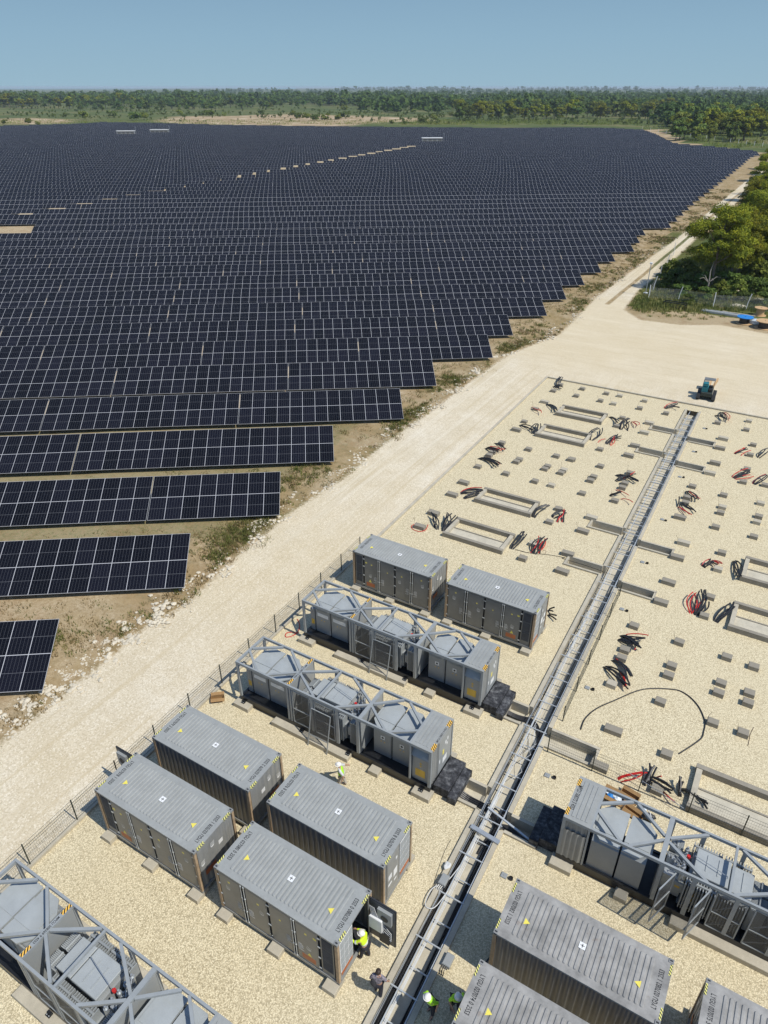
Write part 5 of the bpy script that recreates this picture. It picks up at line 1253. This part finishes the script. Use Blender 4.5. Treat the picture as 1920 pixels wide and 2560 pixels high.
def person(label, x, y, rz, pose):
    t = thing('person', label, 'person', (x, y, .0), rz); J = dict(PELVIS=(0, 0, .95, .15, .12))
    lean = pose.get('lean', 0)
    J.update(WAIST=(0, lean*.4, 1.10, .14, .11), CHEST=(0, lean*.8, 1.34, .17, .12), NECK0=(0, lean, 1.48, .075, .07), NECK=(0, lean+.02, 1.55, .055, .055), HEAD=(0, lean+.05, 1.64, .085, .1), CROWN=(0, lean+.04, 1.73, .07, .09))
    for s, n in ((-1, 'L'), (1, 'R')):
        sw = pose.get('leg'+n, (0, 0)); J['HIP'+n] = (s*.10, 0, .90, .105, .11); J['KNEE'+n] = (s*.12, sw[0]*.5+.02, .50, .07, .075); J['ANK'+n] = (s*.12, sw[0], .09, .045, .05); J['TOE'+n] = (s*.14, sw[0]+.17, .04, .042, .035)
        J['SH'+n] = (s*.19, lean*.95, 1.43, .068, .068); e, h = pose.get('arm'+n, ((s*.27, -.03, 1.15), (s*.29, .08, .90)))
        J['EL'+n] = (*e, .048, .048); J['WR'+n] = (*h, .032, .032)
        d = (Vector(h)-Vector(e)).normalized(); p = Vector(h)+d*.07; J['PALM'+n] = (*p, .035, .022)
    E_ = [('PELVIS','WAIST'),('WAIST','CHEST'),('CHEST','NECK0'),('NECK0','NECK'),('NECK','HEAD'),('HEAD','CROWN')]
    for n in 'LR': E_ += [('PELVIS','HIP'+n),('HIP'+n,'KNEE'+n),('KNEE'+n,'ANK'+n),('ANK'+n,'TOE'+n),('CHEST','SH'+n),('SH'+n,'EL'+n),('EL'+n,'WR'+n),('WR'+n,'PALM'+n)]
    for n in 'LR':
        e, h = Vector(J['EL'+n][:3]), Vector(J['WR'+n][:3]); d = (h-e).normalized(); sd = d.cross(Vector((0, 1, 0)) if abs(d.y) < .8 else Vector((0, 0, 1))).normalized(); up = sd.cross(d); p = Vector(J['PALM'+n][:3])
        for k in range(4):
            o = (k-1.5)*.02; L1 = (.045, .052, .048, .038)[k]; a = p+d*.02+sd*o; b = a+d*L1-up*.008; c = b+d*.022-up*.022
            for q, (v, rd) in enumerate(((b, .0095), (c, .0085))): J['F%s%d%d' % (n, k, q)] = (*v, rd)
            E_ += [('PALM'+n, 'F%s%d0' % (n, k)), ('F%s%d0' % (n, k), 'F%s%d1' % (n, k))]
        a = p+sd*.045-d*.01-up*.01; b = a+d*.035-up*.015; J['T%s0' % n] = (*a, .011); J['T%s1' % n] = (*b, .009); E_ += [('PALM'+n, 'T%s0' % n), ('T%s0' % n, 'T%s1' % n)]
    skin_mesh('body', J, E_, 'skin', t, 1)
    hd = Vector(J['HEAD'][:3])
    mb = MB(); mb.tube([tuple(hd+Vector((0, .095, .0))), tuple(hd+Vector((0, .125, -.02)))], [.012, .018], 6); obj('nose', mb, M['skin'], t)
    for s in (-1, 1):
        lump('ear', .026, 'skin', t, tuple(hd+Vector((s*.085, 0, -.01))), 1, .05, (.5, .8, 1.2)); lump('eye', .012, 'hair', t, tuple(hd+Vector((s*.032, .095, .02))), 1, 0)
    mb = MB(); mb.bar(tuple(hd+Vector((-.025, .095, -.055))), tuple(hd+Vector((.025, .095, -.055))), .01, .008); obj('mouth', mb, M['orange'], t)
    def sub(keys, sc_, extra=None):
        j = {k: (*J[k][:3], *[r*sc_+.008 for r in J[k][3:]]) for k in keys}
        if extra: j.update(extra)
        return j, [(a, b) for a, b in E_ if a in j and b in j]
    top = pose['top']; ks = ['CHEST','WAIST','NECK0','SHL','SHR','ELL','ELR']+(['WRL','WRR'] if pose.get('long', True) else [])
    j, e = sub(ks, 1.10, {'PELVIS': (0, 0, .98, .17, .135)}); e = [(a, b) for a, b in E_ if a in j and b in j]
    skin_mesh('shirt', j, e, pose.get('under', top), t, 2)
    if pose.get('vest'):
        j = {'CHEST': (0, lean*.8, 1.34, .245, .20), 'WAIST': (0, lean*.4, 1.10, .205, .17), 'PELVIS': (0, 0, .92, .205, .17), 'SHL': (-.155, lean*.95, 1.45, .10, .10), 'SHR': (.155, lean*.95, 1.45, .10, .10)}
        v = skin_mesh('vest', j, [('CHEST','WAIST'),('WAIST','PELVIS'),('CHEST','SHL'),('CHEST','SHR')], pose['vest'], t, 2)
        j = {'A': (0, lean*.5, 1.17, .225, .185), 'B': (0, lean*.45, 1.12, .22, .18)}; skin_mesh('reflective_band', j, [('A','B')], 'refl', v, 2)
    elif top == 'hivis':
        for n in 'LR':
            a, b = Vector(J['SH'+n][:3]), Vector(J['EL'+n][:3]); c = a.lerp(b, .6); d = a.lerp(b, .85); mb = MB(); mb.tube([tuple(c), tuple(d)], .078, 10); obj('reflective_band', mb, M['refl'], t)
        mb = MB(); mb.tube([(0, lean*.55, 1.16), (0, lean*.5, 1.11)], .175, 14); obj('reflective_band', mb, M['refl'], t)
    j, e = sub(['PELVIS','HIPL','HIPR','KNEEL','KNEER','ANKL','ANKR'], 1.12); skin_mesh('trousers', j, e, pose['legs'], t, 2)
    for n in 'LR': a = J['ANK'+n]; b = J['TOE'+n]; skin_mesh('shoe', {'a': (a[0], a[1]-.03, .06, .055, .055), 'b': (b[0], b[1], .045, .05, .042)}, [('a','b')], 'boot', t, 2)
    if pose.get('helmet'):
        o = lump('helmet', .135, 'helmet', t, tuple(hd+Vector((0, .0, .045))), 3, 0, (.95, 1.12, .85)); [setattr(p, 'use_smooth', True) for p in o.data.polygons]
        for v in o.data.vertices: v.co.z = max(v.co.z, -.005)
        mb = MB(); mb.tube([tuple(hd+Vector((0, .02, .035))), tuple(hd+Vector((0, .02, .048)))], .152, 18); obj('brim', mb, M['helmet'], o); o2 = o.children[0]; o2.matrix_parent_inverse = Matrix.Translation(-(hd+Vector((0, 0, .045))))
    else:
        o = lump('hair', .115, 'hair', t, tuple(hd+Vector((0, -.02, .045))), 3, .03, (.95, 1.05, .95)); [setattr(p, 'use_smooth', True) for p in o.data.polygons]
    if pose.get('phone'): w_ = Vector(J['PALMR'][:3]); mb = MB(); mb.box(w_.x-.02, w_.x+.02, w_.y+.02, w_.y+.045, w_.z-.14, w_.z+.03); obj('phone', mb, M['rubber'], t)
    if pose.get('bag'): lump('bag', .16, 'shirtb', t, (-.16, -.1, 1.05), 2, .1, (.8, .7, 1.5), 2)
    return t
person('worker in a yellow long sleeved jacket reaching into the open container', -8.28, 12.45, R(90), dict(top='hivis', legs='trous', helmet=True, lean=.10, armL=((-.30, .30, 1.33), (-.26, .56, 1.40)), armR=((.28, .28, 1.28), (.22, .52, 1.26)), legL=(.12, 0), legR=(-.12, 0)))
person('person with a dark patterned blouse and black trousers walking on gravel', -7.12, 11.55, R(15), dict(top='blouse', legs='trous', long=False, phone=True, bag=True, armL=((-.30, -.05, 1.2), (-.33, .05, .98)), armR=((.32, .02, 1.18), (.36, .14, .97)), legL=(.1, 0), legR=(-.1, 0)))
person('worker in a green vest and pale trousers stepping out behind a container', -13.6, 18.75, R(120), dict(top='shirtb', under='refl', vest='hivisg', legs='trousg', helmet=True, long=False, lean=.08, armL=((-.3, -.12, 1.2), (-.34, -.05, .95)), armR=((.36, -.15, 1.22), (.50, -.28, 1.02)), legL=(.22, 0), legR=(-.2, 0)))
person('worker in a green vest at the bottom edge, beside the trench wall', -5.05, 12.05, R(165), dict(top='hivisg', vest='hivisg', legs='trous', helmet=True, long=False, lean=.24, legL=(.08, 0), legR=(-.08, 0)))
person('vested worker at the bottom edge leaning toward the container side', -4.33, 12.6, R(215), dict(top='hivisg', vest='hivisg', legs='trous', helmet=True, long=False, lean=.24, armR=((.30, .2, 1.2), (.2, .45, 1.15)), legL=(.1, 0), legR=(-.1, 0)))

# ================================================================== VEGETATION
def quads_from(pts, nrm, size, jitter=.5):
    n = len(pts); a = rng.normal(size=(n, 3)); nn = nrm+rng.normal(size=(n, 3))*jitter; nn /= np.linalg.norm(nn, axis=1)[:, None]+1e-9
    u = np.cross(nn, a); u /= np.linalg.norm(u, axis=1)[:, None]+1e-9; v = np.cross(nn, u); s = size*rng.uniform(.55, 1.3, (n, 1))
    q = np.stack([pts-u*s-v*s*.6, pts+u*s-v*s*.6, pts+u*s*.8+v*s*.6, pts-u*s*.8+v*s*.6], 1); return q.reshape(-1, 3)
def crown_mesh(name, h, r, z0, nb, nq, size, mat, flat=.8, seed=0, top=.55, interior=.35, cl=(.26, .44)):
    """leaf clumps on sub-crowns spread through an ellipsoid"""
    global rng
    keep = rng; rng = np.random.default_rng(seed+100); P_, N_ = [], []
    cz = (z0+h)/2; hz = (h-z0)/2
    for b in range(nb):
        ph = rng.uniform(0, 2*PI); zc = rng.uniform(-.85, .88); rad = math.sqrt(max(0, 1-zc*zc))*rng.uniform(.35, .85)
        c = np.array([math.cos(ph)*rad*r, math.sin(ph)*rad*r, cz+zc*hz*.85]); rb = r*rng.uniform(*cl)
        m = nq//nb; d = rng.normal(size=(m, 3)); d /= np.linalg.norm(d, axis=1)[:, None]; up = d[:, 2] < -.2; d[up, 2] *= -.6
        rr_ = rb*np.where(rng.random(m) < interior, rng.uniform(.3, .9, m), rng.uniform(.85, 1.08, m))
        p = c+d*rr_[:, None]*np.array([1, 1, flat]); P_.append(p); N_.append(d*.8+np.array([0, 0, .5]))
    P_ = np.concatenate(P_); N_ = np.concatenate(N_)
    V_ = quads_from(P_, N_, size, .55); F_ = np.arange(len(V_)).reshape(-1, 4); rng = keep
    return mesh_np(name, V_, F_, M[mat])
def trunk_mesh(h, r, seed, crown_r, limbs=6, mat='bark'):
    q = random.Random(seed); mb = MB(); x = y = 0; pts = []
    for k in range(6): pts.append((x, y, h*.8*k/5)); x += q.uniform(-.04, .04)*h*.5; y += q.uniform(-.04, .04)*h*.5
    mb.tube(pts, [r*(1-.13*k) for k in range(6)], 7)
    for k in range(limbs):
        s = q.uniform(.3, .95); b = Vector(pts[min(5, int(s*5))]); a = q.uniform(0, 2*PI); L_ = crown_r*q.uniform(.4, .8)
        mb.tube([tuple(b), tuple(b+Vector((math.cos(a)*L_*.5, math.sin(a)*L_*.5, h*.08))), tuple(b+Vector((math.cos(a)*L_, math.sin(a)*L_, h*.2)))], [r*.45, r*.3, r*.12], 5)
    return mb.mesh('trunk', M[mat])
def tree(name, label, cat, x, y, crown, trunk, s=1, rz=0, group=None, sz=None):
    t = thing(name, label, cat, (x, y, -.05), rz, group); t.scale = (s, s, sz or s)
    if trunk: link('trunk', trunk, t)
    link('crown', crown, t); return t
# near pines beside the track
NP = [crown_mesh('crown', 15, 6.3, 2.4, 58, 30000, .12, 'pine', .62, k, interior=.1, cl=(.17, .34)) for k in range(3)]
NTk = [trunk_mesh(15, .30, k, 5.0, 9) for k in range(3)]
PN = [(1770,728,.9,.98),(1822,715,.8,.9),(1842,702,.95,.92),(1900,690,.9,.85),(1945,660,1.0,1.0),(1880,628,.85,.85),(1925,600,.95,.95),(1878,572,.78,.8),(1912,545,.9,.9),(1950,560,1,1),(1898,505,.75,.8),(1935,490,.95,.9),(1915,455,.8,.8),(1955,440,1,.9),(1935,425,.8,.8),(1955,625,1.05,1.05),(1975,520,1,1),(1812,668,.8,.75)]
pl = sorted(PN, key=lambda p: -p[1])
for i, (u, v, s, sz) in enumerate(pl):
    x, y = G(u, v); tree('pine_tree', 'bushy yellow green pine beside the dirt track, '+ordinal(i+1)+' nearest', 'pine tree', x, y, NP[i % 3], NTk[i % 3], s, i*1.7, 'tall pines beside the dirt track', sz)
mb = MB(); q = random.Random(4)
mb.tube([(0,0,0),(.1,.1,2),(-.1,.2,4),(.1,.3,5.6)], [.16,.12,.08,.03], 6)
for a in (.6, 2.4, 4.0, 5.2): mb.tube([(0,.1,2.2),(math.cos(a)*1.2,.1+math.sin(a)*1.2,3.1),(math.cos(a)*2,.1+math.sin(a)*2,3.0)], [.07,.05,.02], 5)
x, y = G(1772, 722); t = thing('dead_tree', 'bare grey dead tree in front of the nearest pine', 'dead tree', (x+.3, y-5.5, 0)); obj('trunk', mb, M['barkg'], t)
# bushes by the fence
BS = [crown_mesh('foliage', 1.9, 1.25, .0, 12, 1500, .11, m, .8, 20+k) for k, m in enumerate(('leaf', 'leafy', 'leaf'))]
bl = []
for (u, v, s) in [(1655,722,1.0),(1680,716,1.2),(1702,728,1.1),(1722,716,1.3),(1745,728,1.2),(1790,738,1.0),(1812,728,1.3),(1835,742,1.1),(1860,735,1.2),(1885,745,1.2),(1910,738,1.4),(1698,745,.9),(1760,752,.9),(1850,760,.8),(1905,765,.9),(1668,690,1.2),(1700,690,1.3),(1875,705,1.6),(1910,700,1.5),(1720,762,.7),(1805,758,.8)]: bl.append((*G(u, v), s, u))
bl.sort(key=lambda b: b[3])
for i, (x, y, s, u) in enumerate(bl): tree('bush', 'leafy green bush behind the far fence, '+ordinal(i+1)+' from left', 'bush', x, y, BS[i % 3], None, s*1.35, i*2.1, 'bushes behind the far fence')
for i, (u, v, r_) in enumerate([(1838, 738, 1.3), (1868, 742, 1.0), (1858, 752, .9), (1845, 770, .8), (1900, 755, .8)]):
    x, y = G(u, v); o = lump('boulder', r_, 'rock', None, (x, y, .2), 2, .16, (1.5, 1, .5), i); tag(o, 'pale boulder among bushes behind the far fence, '+ordinal(i+1)+' in the heap', 'boulder', 'boulders behind the far fence')
# middle distance: bushes beyond the field and tree belts
MT = [crown_mesh('crown', 11, 4.6, 1.2, 16, 1500, .50, m, .8, 40+k) for k, m in enumerate(('pine', 'leaf', 'wood_far', 'leaf', 'leafy', 'wood_far'))]
MTk = [trunk_mesh(11, .28, 30+k, 3.5, 4) for k in range(2)]
MBs = [crown_mesh('crown', 5.5, 4.6, .0, 14, 1100, .42, m, .8, 60+k) for k, m in enumerate(('leafy', 'leaf', 'leafy'))]
items = []
def scatter(n, u0, u1, vf0, vf1, kinds, smin, smax, seed, bush=False):
    q = random.Random(seed); smin *= .85; smax *= 1.1
    for k in range(n):
        s = (k+q.random())/n; u = u0+(u1-u0)*s+q.uniform(-14, 14); v = (vf0+(vf1-vf0)*s)+q.uniform(-5, 5)
        items.append((u, v, q.choice(kinds), q.uniform(smin, smax), bush))
scatter(40, -15, 360, 268, 268, (0, 0, 2, 1), 1.35, 1.95, 1)
scatter(36, 330, 700, 268, 270, (1, 3, 2, 5), 1.1, 1.6, 2)
scatter(24, 200, 560, 276, 276, (1, 3, 1, 5), .8, 1.2, 3)
scatter(30, 660, 1000, 266, 266, (1, 3, 2, 1), 1.1, 1.55, 4)
scatter(16, 980, 1180, 268, 268, (2, 5, 2), 1.1, 1.6, 5)
scatter(40, 1130, 1640, 299, 295, (4, 0, 1, 0), 1.15, 1.6, 6)
scatter(34, 1150, 1680, 286, 284, (4, 0, 2, 1), 1.2, 1.7, 7)
scatter(22, 1620, 1930, 305, 302, (0, 5, 1), 1.1, 1.5, 9)
scatter(26, 1690, 1930, 330, 340, (4, 0, 1, 0), 1.15, 1.6, 10)
scatter(14, 1680, 1880, 348, 352, (0, 1, 4), .95, 1.3, 11)
for u, v, s in [(210,300,1.0),(283,294,.9),(337,301,1.1),(360,300,.9),(15,312,.6),(72,311,.7),(95,313,.5),(447,290,.7),(460,294,.5),(523,292,.95),(505,290,.6),(560,290,.5),(655,286,.6),(745,297,.9),(762,300,.9),(790,302,.9),(815,300,.9),(845,299,.8),(862,297,1.0),(735,292,.7),(675,272,.8),(1035,284,.6),(1060,308,.8),(1085,300,.8),(1012,310,.4),(980,309,.5),(1130,290,.6),(860,275,.7),(1905,352,.5),(1890,360,.4),(1870,362,.35)]: items.append((u, v, int((u*7) % 3), s, True))
for bsh in (True, False):
    L_ = sorted([it for it in items if it[4] == bsh])
    for i, (u, v, k, s, _) in enumerate(L_):
        x, y = G(u, v); dist = math.hypot(x, y)
        if bsh: tree('bush', 'round bush on scrubland beyond the panel field, '+ordinal(i+1)+' from left', 'bush', x, y, MBs[k], None, s*1.25*min(1.6, dist/800), i*1.3, 'round bushes beyond the field')
        else:
            kk = i+1; w_ = ordinal(kk % 50 or 50) if kk > 0 else ''; sec = ('left', 'middle left', 'middle', 'middle right', 'right', 'far right')[min(5, (kk-1)//50)]
            tree('tree', ('pine' if k in (0,) else 'leafy')+' tree in the '+sec+' part of the tree belt, '+w_+' there from left', 'tree', x, y, MT[k], MTk[i % 2], s, i*1.1, 'trees of the belt behind the field')
# far woods: one canopy of many small crowns
base = [crown_mesh('c', 10, 5, 0, 7, 90, 1.5, 'wood_far', .8, 80+k, interior=.1) for k in range(4)]
bv = []
for b in base: a = np.empty(len(b.vertices)*3, np.float32); b.vertices.foreach_get('co', a); bv.append(a.reshape(-1, 3)); bpy.data.meshes.remove(b)
VV = []; q = np.random.default_rng(3)
def wood(n, u0, u1, v0, v1, s0, s1):
    for k in range(n):
        u = q.uniform(u0, u1); v = v0+(v1-v0)*q.random()
        x, y = G(u, v); d = math.hypot(x, y)
        if math.sin(u*.031+v*.55)+math.sin(u*.013-v*.31+2)+q.normal(0, .6) < -.25: continue
        s = q.uniform(s0, s1)*(.75+.5*q.random()**2); a = q.uniform(0, 6.28); c_, s_ = math.cos(a), math.sin(a); m = bv[k % 4]*s
        VV.append(np.column_stack([m[:,0]*c_-m[:,1]*s_+x, m[:,0]*s_+m[:,1]*c_+y, m[:,2]]))
wood(1600, -40, 1000, 243, 266, 1.2, 2.0); wood(500, -40, 1000, 233, 244, 1., 1.6); wood(1700, 900, 1960, 240, 284, 1.1, 1.9); wood(300, 1640, 1960, 284, 325, 1., 1.5); wood(750, 900, 1960, 232, 248, 1.1, 1.9); wood(650, 1250, 1960, 244, 262, 1.1, 1.7)
wood(600, 500, 1960, 226, 234, 1.3, 2.3); wood(600, 850, 1960, 221.5, 227, 2.0, 3.6); wood(160, 200, 900, 228, 236, .6, 1.2)
WV = VV; VV = []; wood(1300, -40, 1960, 268, 296, .16, .42); wood(500, 1000, 1960, 290, 312, .15, .4); wood(160, -40, 1100, 292, 306, .1, .3)
SV = np.concatenate(VV); tag(link('scrubland', mesh_np('scrubland', SV, np.arange(len(SV)).reshape(-1, 4), M['leaf'])), 'dark green scrub between the tree belt and the panel field', 'scrub', kind='stuff')
VV = np.concatenate(WV); tag(link('far_woods', mesh_np('far_woods', VV, np.arange(len(VV)).reshape(-1, 4), M['wood_far'])), 'unbroken green woodland fading into haze toward the horizon', 'woods', kind='stuff')
# undergrowth behind the pines and bright scrub beyond the field
mb_pts = []; q = np.random.default_rng(6)
def tufts(n, fn, per, h, spread):
    out = []
    for k in range(n):
        x, y, s = fn(q)
        m = per; a = q.uniform(0, 6.28, m); r_ = spread*s*np.sqrt(q.random(m)); bx = x+np.cos(a)*r_; by = y+np.sin(a)*r_
        hh = h*s*q.uniform(.5, 1.2, m); w_ = hh*.10+.012; dx = q.uniform(-.5, .5, m)*hh; dy = q.uniform(-.5, .5, m)*hh; ca, sa = np.cos(a+1.3), np.sin(a+1.3); z0 = np.full(m, -.03)
        qd = np.stack([np.stack([bx-ca*w_, by-sa*w_, z0], 1), np.stack([bx+ca*w_, by+sa*w_, z0], 1), np.stack([bx+dx+ca*w_*.3, by+dy+sa*w_*.3, hh], 1), np.stack([bx+dx-ca*w_*.3, by+dy-sa*w_*.3, hh], 1)], 1)
        out.append(qd.reshape(-1, 3))
    return np.concatenate(out)
def along_edge(q):      # weeds along the road's field side
    i = q.integers(0, len(ROADL)-4); s = q.random(); a, b = np.array(ROADL[i]), np.array(ROADL[i+1]); d = (b-a)/np.hypot(*(b-a)); n = np.array([-d[1], d[0]]); p = a+(b-a)*s+n*(.6+abs(q.normal(0, 2.0)))
    if math.sin(p[0]*.55+p[1]*.21)+math.sin(p[1]*.47-p[0]*.3+1)+q.normal(0, .35) < .55: return along_edge(q)
    return p[0], p[1], q.uniform(.4, 1.1)
def under(q):
    r = q.integers(1, 17); hi = ROWE[r-1]; al_ = hi-.5-abs(q.normal(0, 14)); un_ = RO+RD*(r-1)-q.uniform(.3, 4.2); p = UR*al_+UN*un_; return p[0], p[1], q.uniform(.4, 1.1)
def verge(q):
    while True:
        r = q.integers(1, 26); al_ = row_end(int(r))+q.uniform(-1.5, 13); un_ = RO+RD*(r-1)+q.uniform(-5, 4.2); p = UR*al_+UN*un_
        if math.sin(p[0]*.45+p[1]*.3)+math.sin(p[1]*.37-p[0]*.5+1)+q.normal(0, .7) > .2 and not inpoly(np.array([p]), road_poly)[0]: return p[0], p[1], q.uniform(.35, 1.25)
VG = np.concatenate([tufts(1500, verge, 20, .2, .45)]); tag(link('verge_weeds', mesh_np('verge_weeds', VG, np.arange(len(VG)).reshape(-1, 4), M['drygrass'])), 'straw coloured weeds on the verge at the ends of the panel rows', 'dry weeds', kind='stuff')
VG = np.concatenate([tufts(700, verge, 22, .25, .4)]); tag(link('green_weeds', mesh_np('green_weeds', VG, np.arange(len(VG)).reshape(-1, 4), M['grass'])), 'green weed patches on the verge at the ends of the panel rows', 'weeds', kind='stuff')
tag(link('weeds', mesh_np('weeds', np.concatenate([tufts(900, along_edge, 22, .26, .42), tufts(600, under, 18, .2, .5)]), np.arange((900*22+600*18)*4).reshape(-1, 4), M['grass'])), 'green weeds and grass tufts between the road and the panels', 'weeds', kind='stuff')
tag(link('dry_weeds', mesh_np('dry_weeds', np.concatenate([tufts(700, along_edge, 18, .2, .5), tufts(1300, under, 16, .18, .5)]), np.arange((700*18+1300*16)*4).reshape(-1, 4), M['drygrass'])), 'dry brown weeds along the edge of the panel field', 'dry weeds', kind='stuff')
def fence_grass(q):
    while True:
        u = q.uniform(1570, 1930); v = 740+38*abs(q.normal(0, .55)) if q.random() < .6 else q.uniform(640, 760)
        if v < 806 and u > np.interp(v, [628, 678, 725, 765, 810], [1745, 1690, 1630, 1578, 1640]): x, y = G(u, v); return x, y, q.uniform(.5, 1.5)*(.45 if v > 778 else 1)
tag(link('tall_grass', mesh_np('tall_grass', tufts(2600, fence_grass, 22, .5, .8), np.arange(2600*22*4).reshape(-1, 4), M['grass'])), 'tall green grass around the far fence and under the pines', 'grass', kind='stuff')
def scrub(q):
    while True:
        u = q.uniform(1000, 1930) if q.random() < .75 else q.uniform(-20, 1000); v = q.uniform(300, 312) if u < 1600 else q.uniform(300, 370)
        x, y = G(u, v); a_, r_ = np.array([x, y])@UR, (np.array([x, y])@UN-RO)/RD+1
        if r_ > 66 and (r_ > 82 or a_ > row_end(min(81, r_))+8) or a_ > row_end(max(1, min(66, int(r_))))+16: return x, y, q.uniform(.7, 2.0)
SCR = tufts(1900, scrub, 14, .8, 3.4); tag(link('scrub', mesh_np('scrub', SCR, np.arange(len(SCR)).reshape(-1, 4), M['leafy'])), 'low bright green scrub beyond the far edge of the field', 'scrub', kind='stuff')
# rubble along the field side of the road
RV, RF = [], []; q = np.random.default_rng(12); ico = [(0,0,1),(.9,0,.35),(.28,.85,.35),(-.72,.53,.35),(-.72,-.53,.35),(.28,-.85,.35),(.72,.53,-.4),(-.28,.85,-.4),(-.9,0,-.4),(-.28,-.85,-.4),(.72,-.53,-.4)]
icf = [(0,1,2),(0,2,3),(0,3,4),(0,4,5),(0,5,1),(1,6,2),(2,6,7),(2,7,3),(3,7,8),(3,8,4),(4,8,9),(4,9,5),(5,9,10),(5,10,1),(1,10,6)]
for k in range(5200):
    i = q.integers(0, len(ROADL)-3); s = q.random(); a, b = np.array(ROADL[i]), np.array(ROADL[i+1]); d = (b-a)/np.hypot(*(b-a)); n = np.array([-d[1], d[0]]); p = a+(b-a)*s+n*(q.normal(.6, .45)+.7*math.sin(i*3+s*9)); r_ = .04+.19*q.random()**3
    if math.sin(p[0]*.7+p[1]*.5)+math.sin(p[1]*.9-p[0]*.6)+q.normal(0, .5) < .1: r_ *= .45
    m = np.array(ico)*r_*q.uniform(.6, 1.3, (11, 3))*[1, 1, .5]; k0 = len(RV)*11; RV.append(m+[p[0], p[1], r_*.2]); RF += [tuple(k0+j for j in f) for f in icf]
tag(link('road_rubble', mesh_np('road_rubble', np.concatenate(RV), RF, M['rock'])), 'pale limestone rubble lining the field side of the road', 'rubble', kind='stuff')
# ================================================================== HAZE
hm = bpy.data.materials.new('haze_air'); hm.use_nodes = True; hn = hm.node_tree; hn.nodes.remove(hn.nodes['Principled BSDF'])
vol = hn.nodes.new('ShaderNodeVolumePrincipled'); vol.inputs['Color'].default_value = (.70, .82, .93, 1); vol.inputs['Density'].default_value = 0.85e-4; vol.inputs['Anisotropy'].default_value = .0
hn.links.new(vol.outputs[0], hn.nodes['Material Output'].inputs['Volume'])
mb = MB(); mb.box(-17000, 17000, -3500, 19000, -2.8, 33.0); tag(obj('haze', mb, hm), kind='stuff')
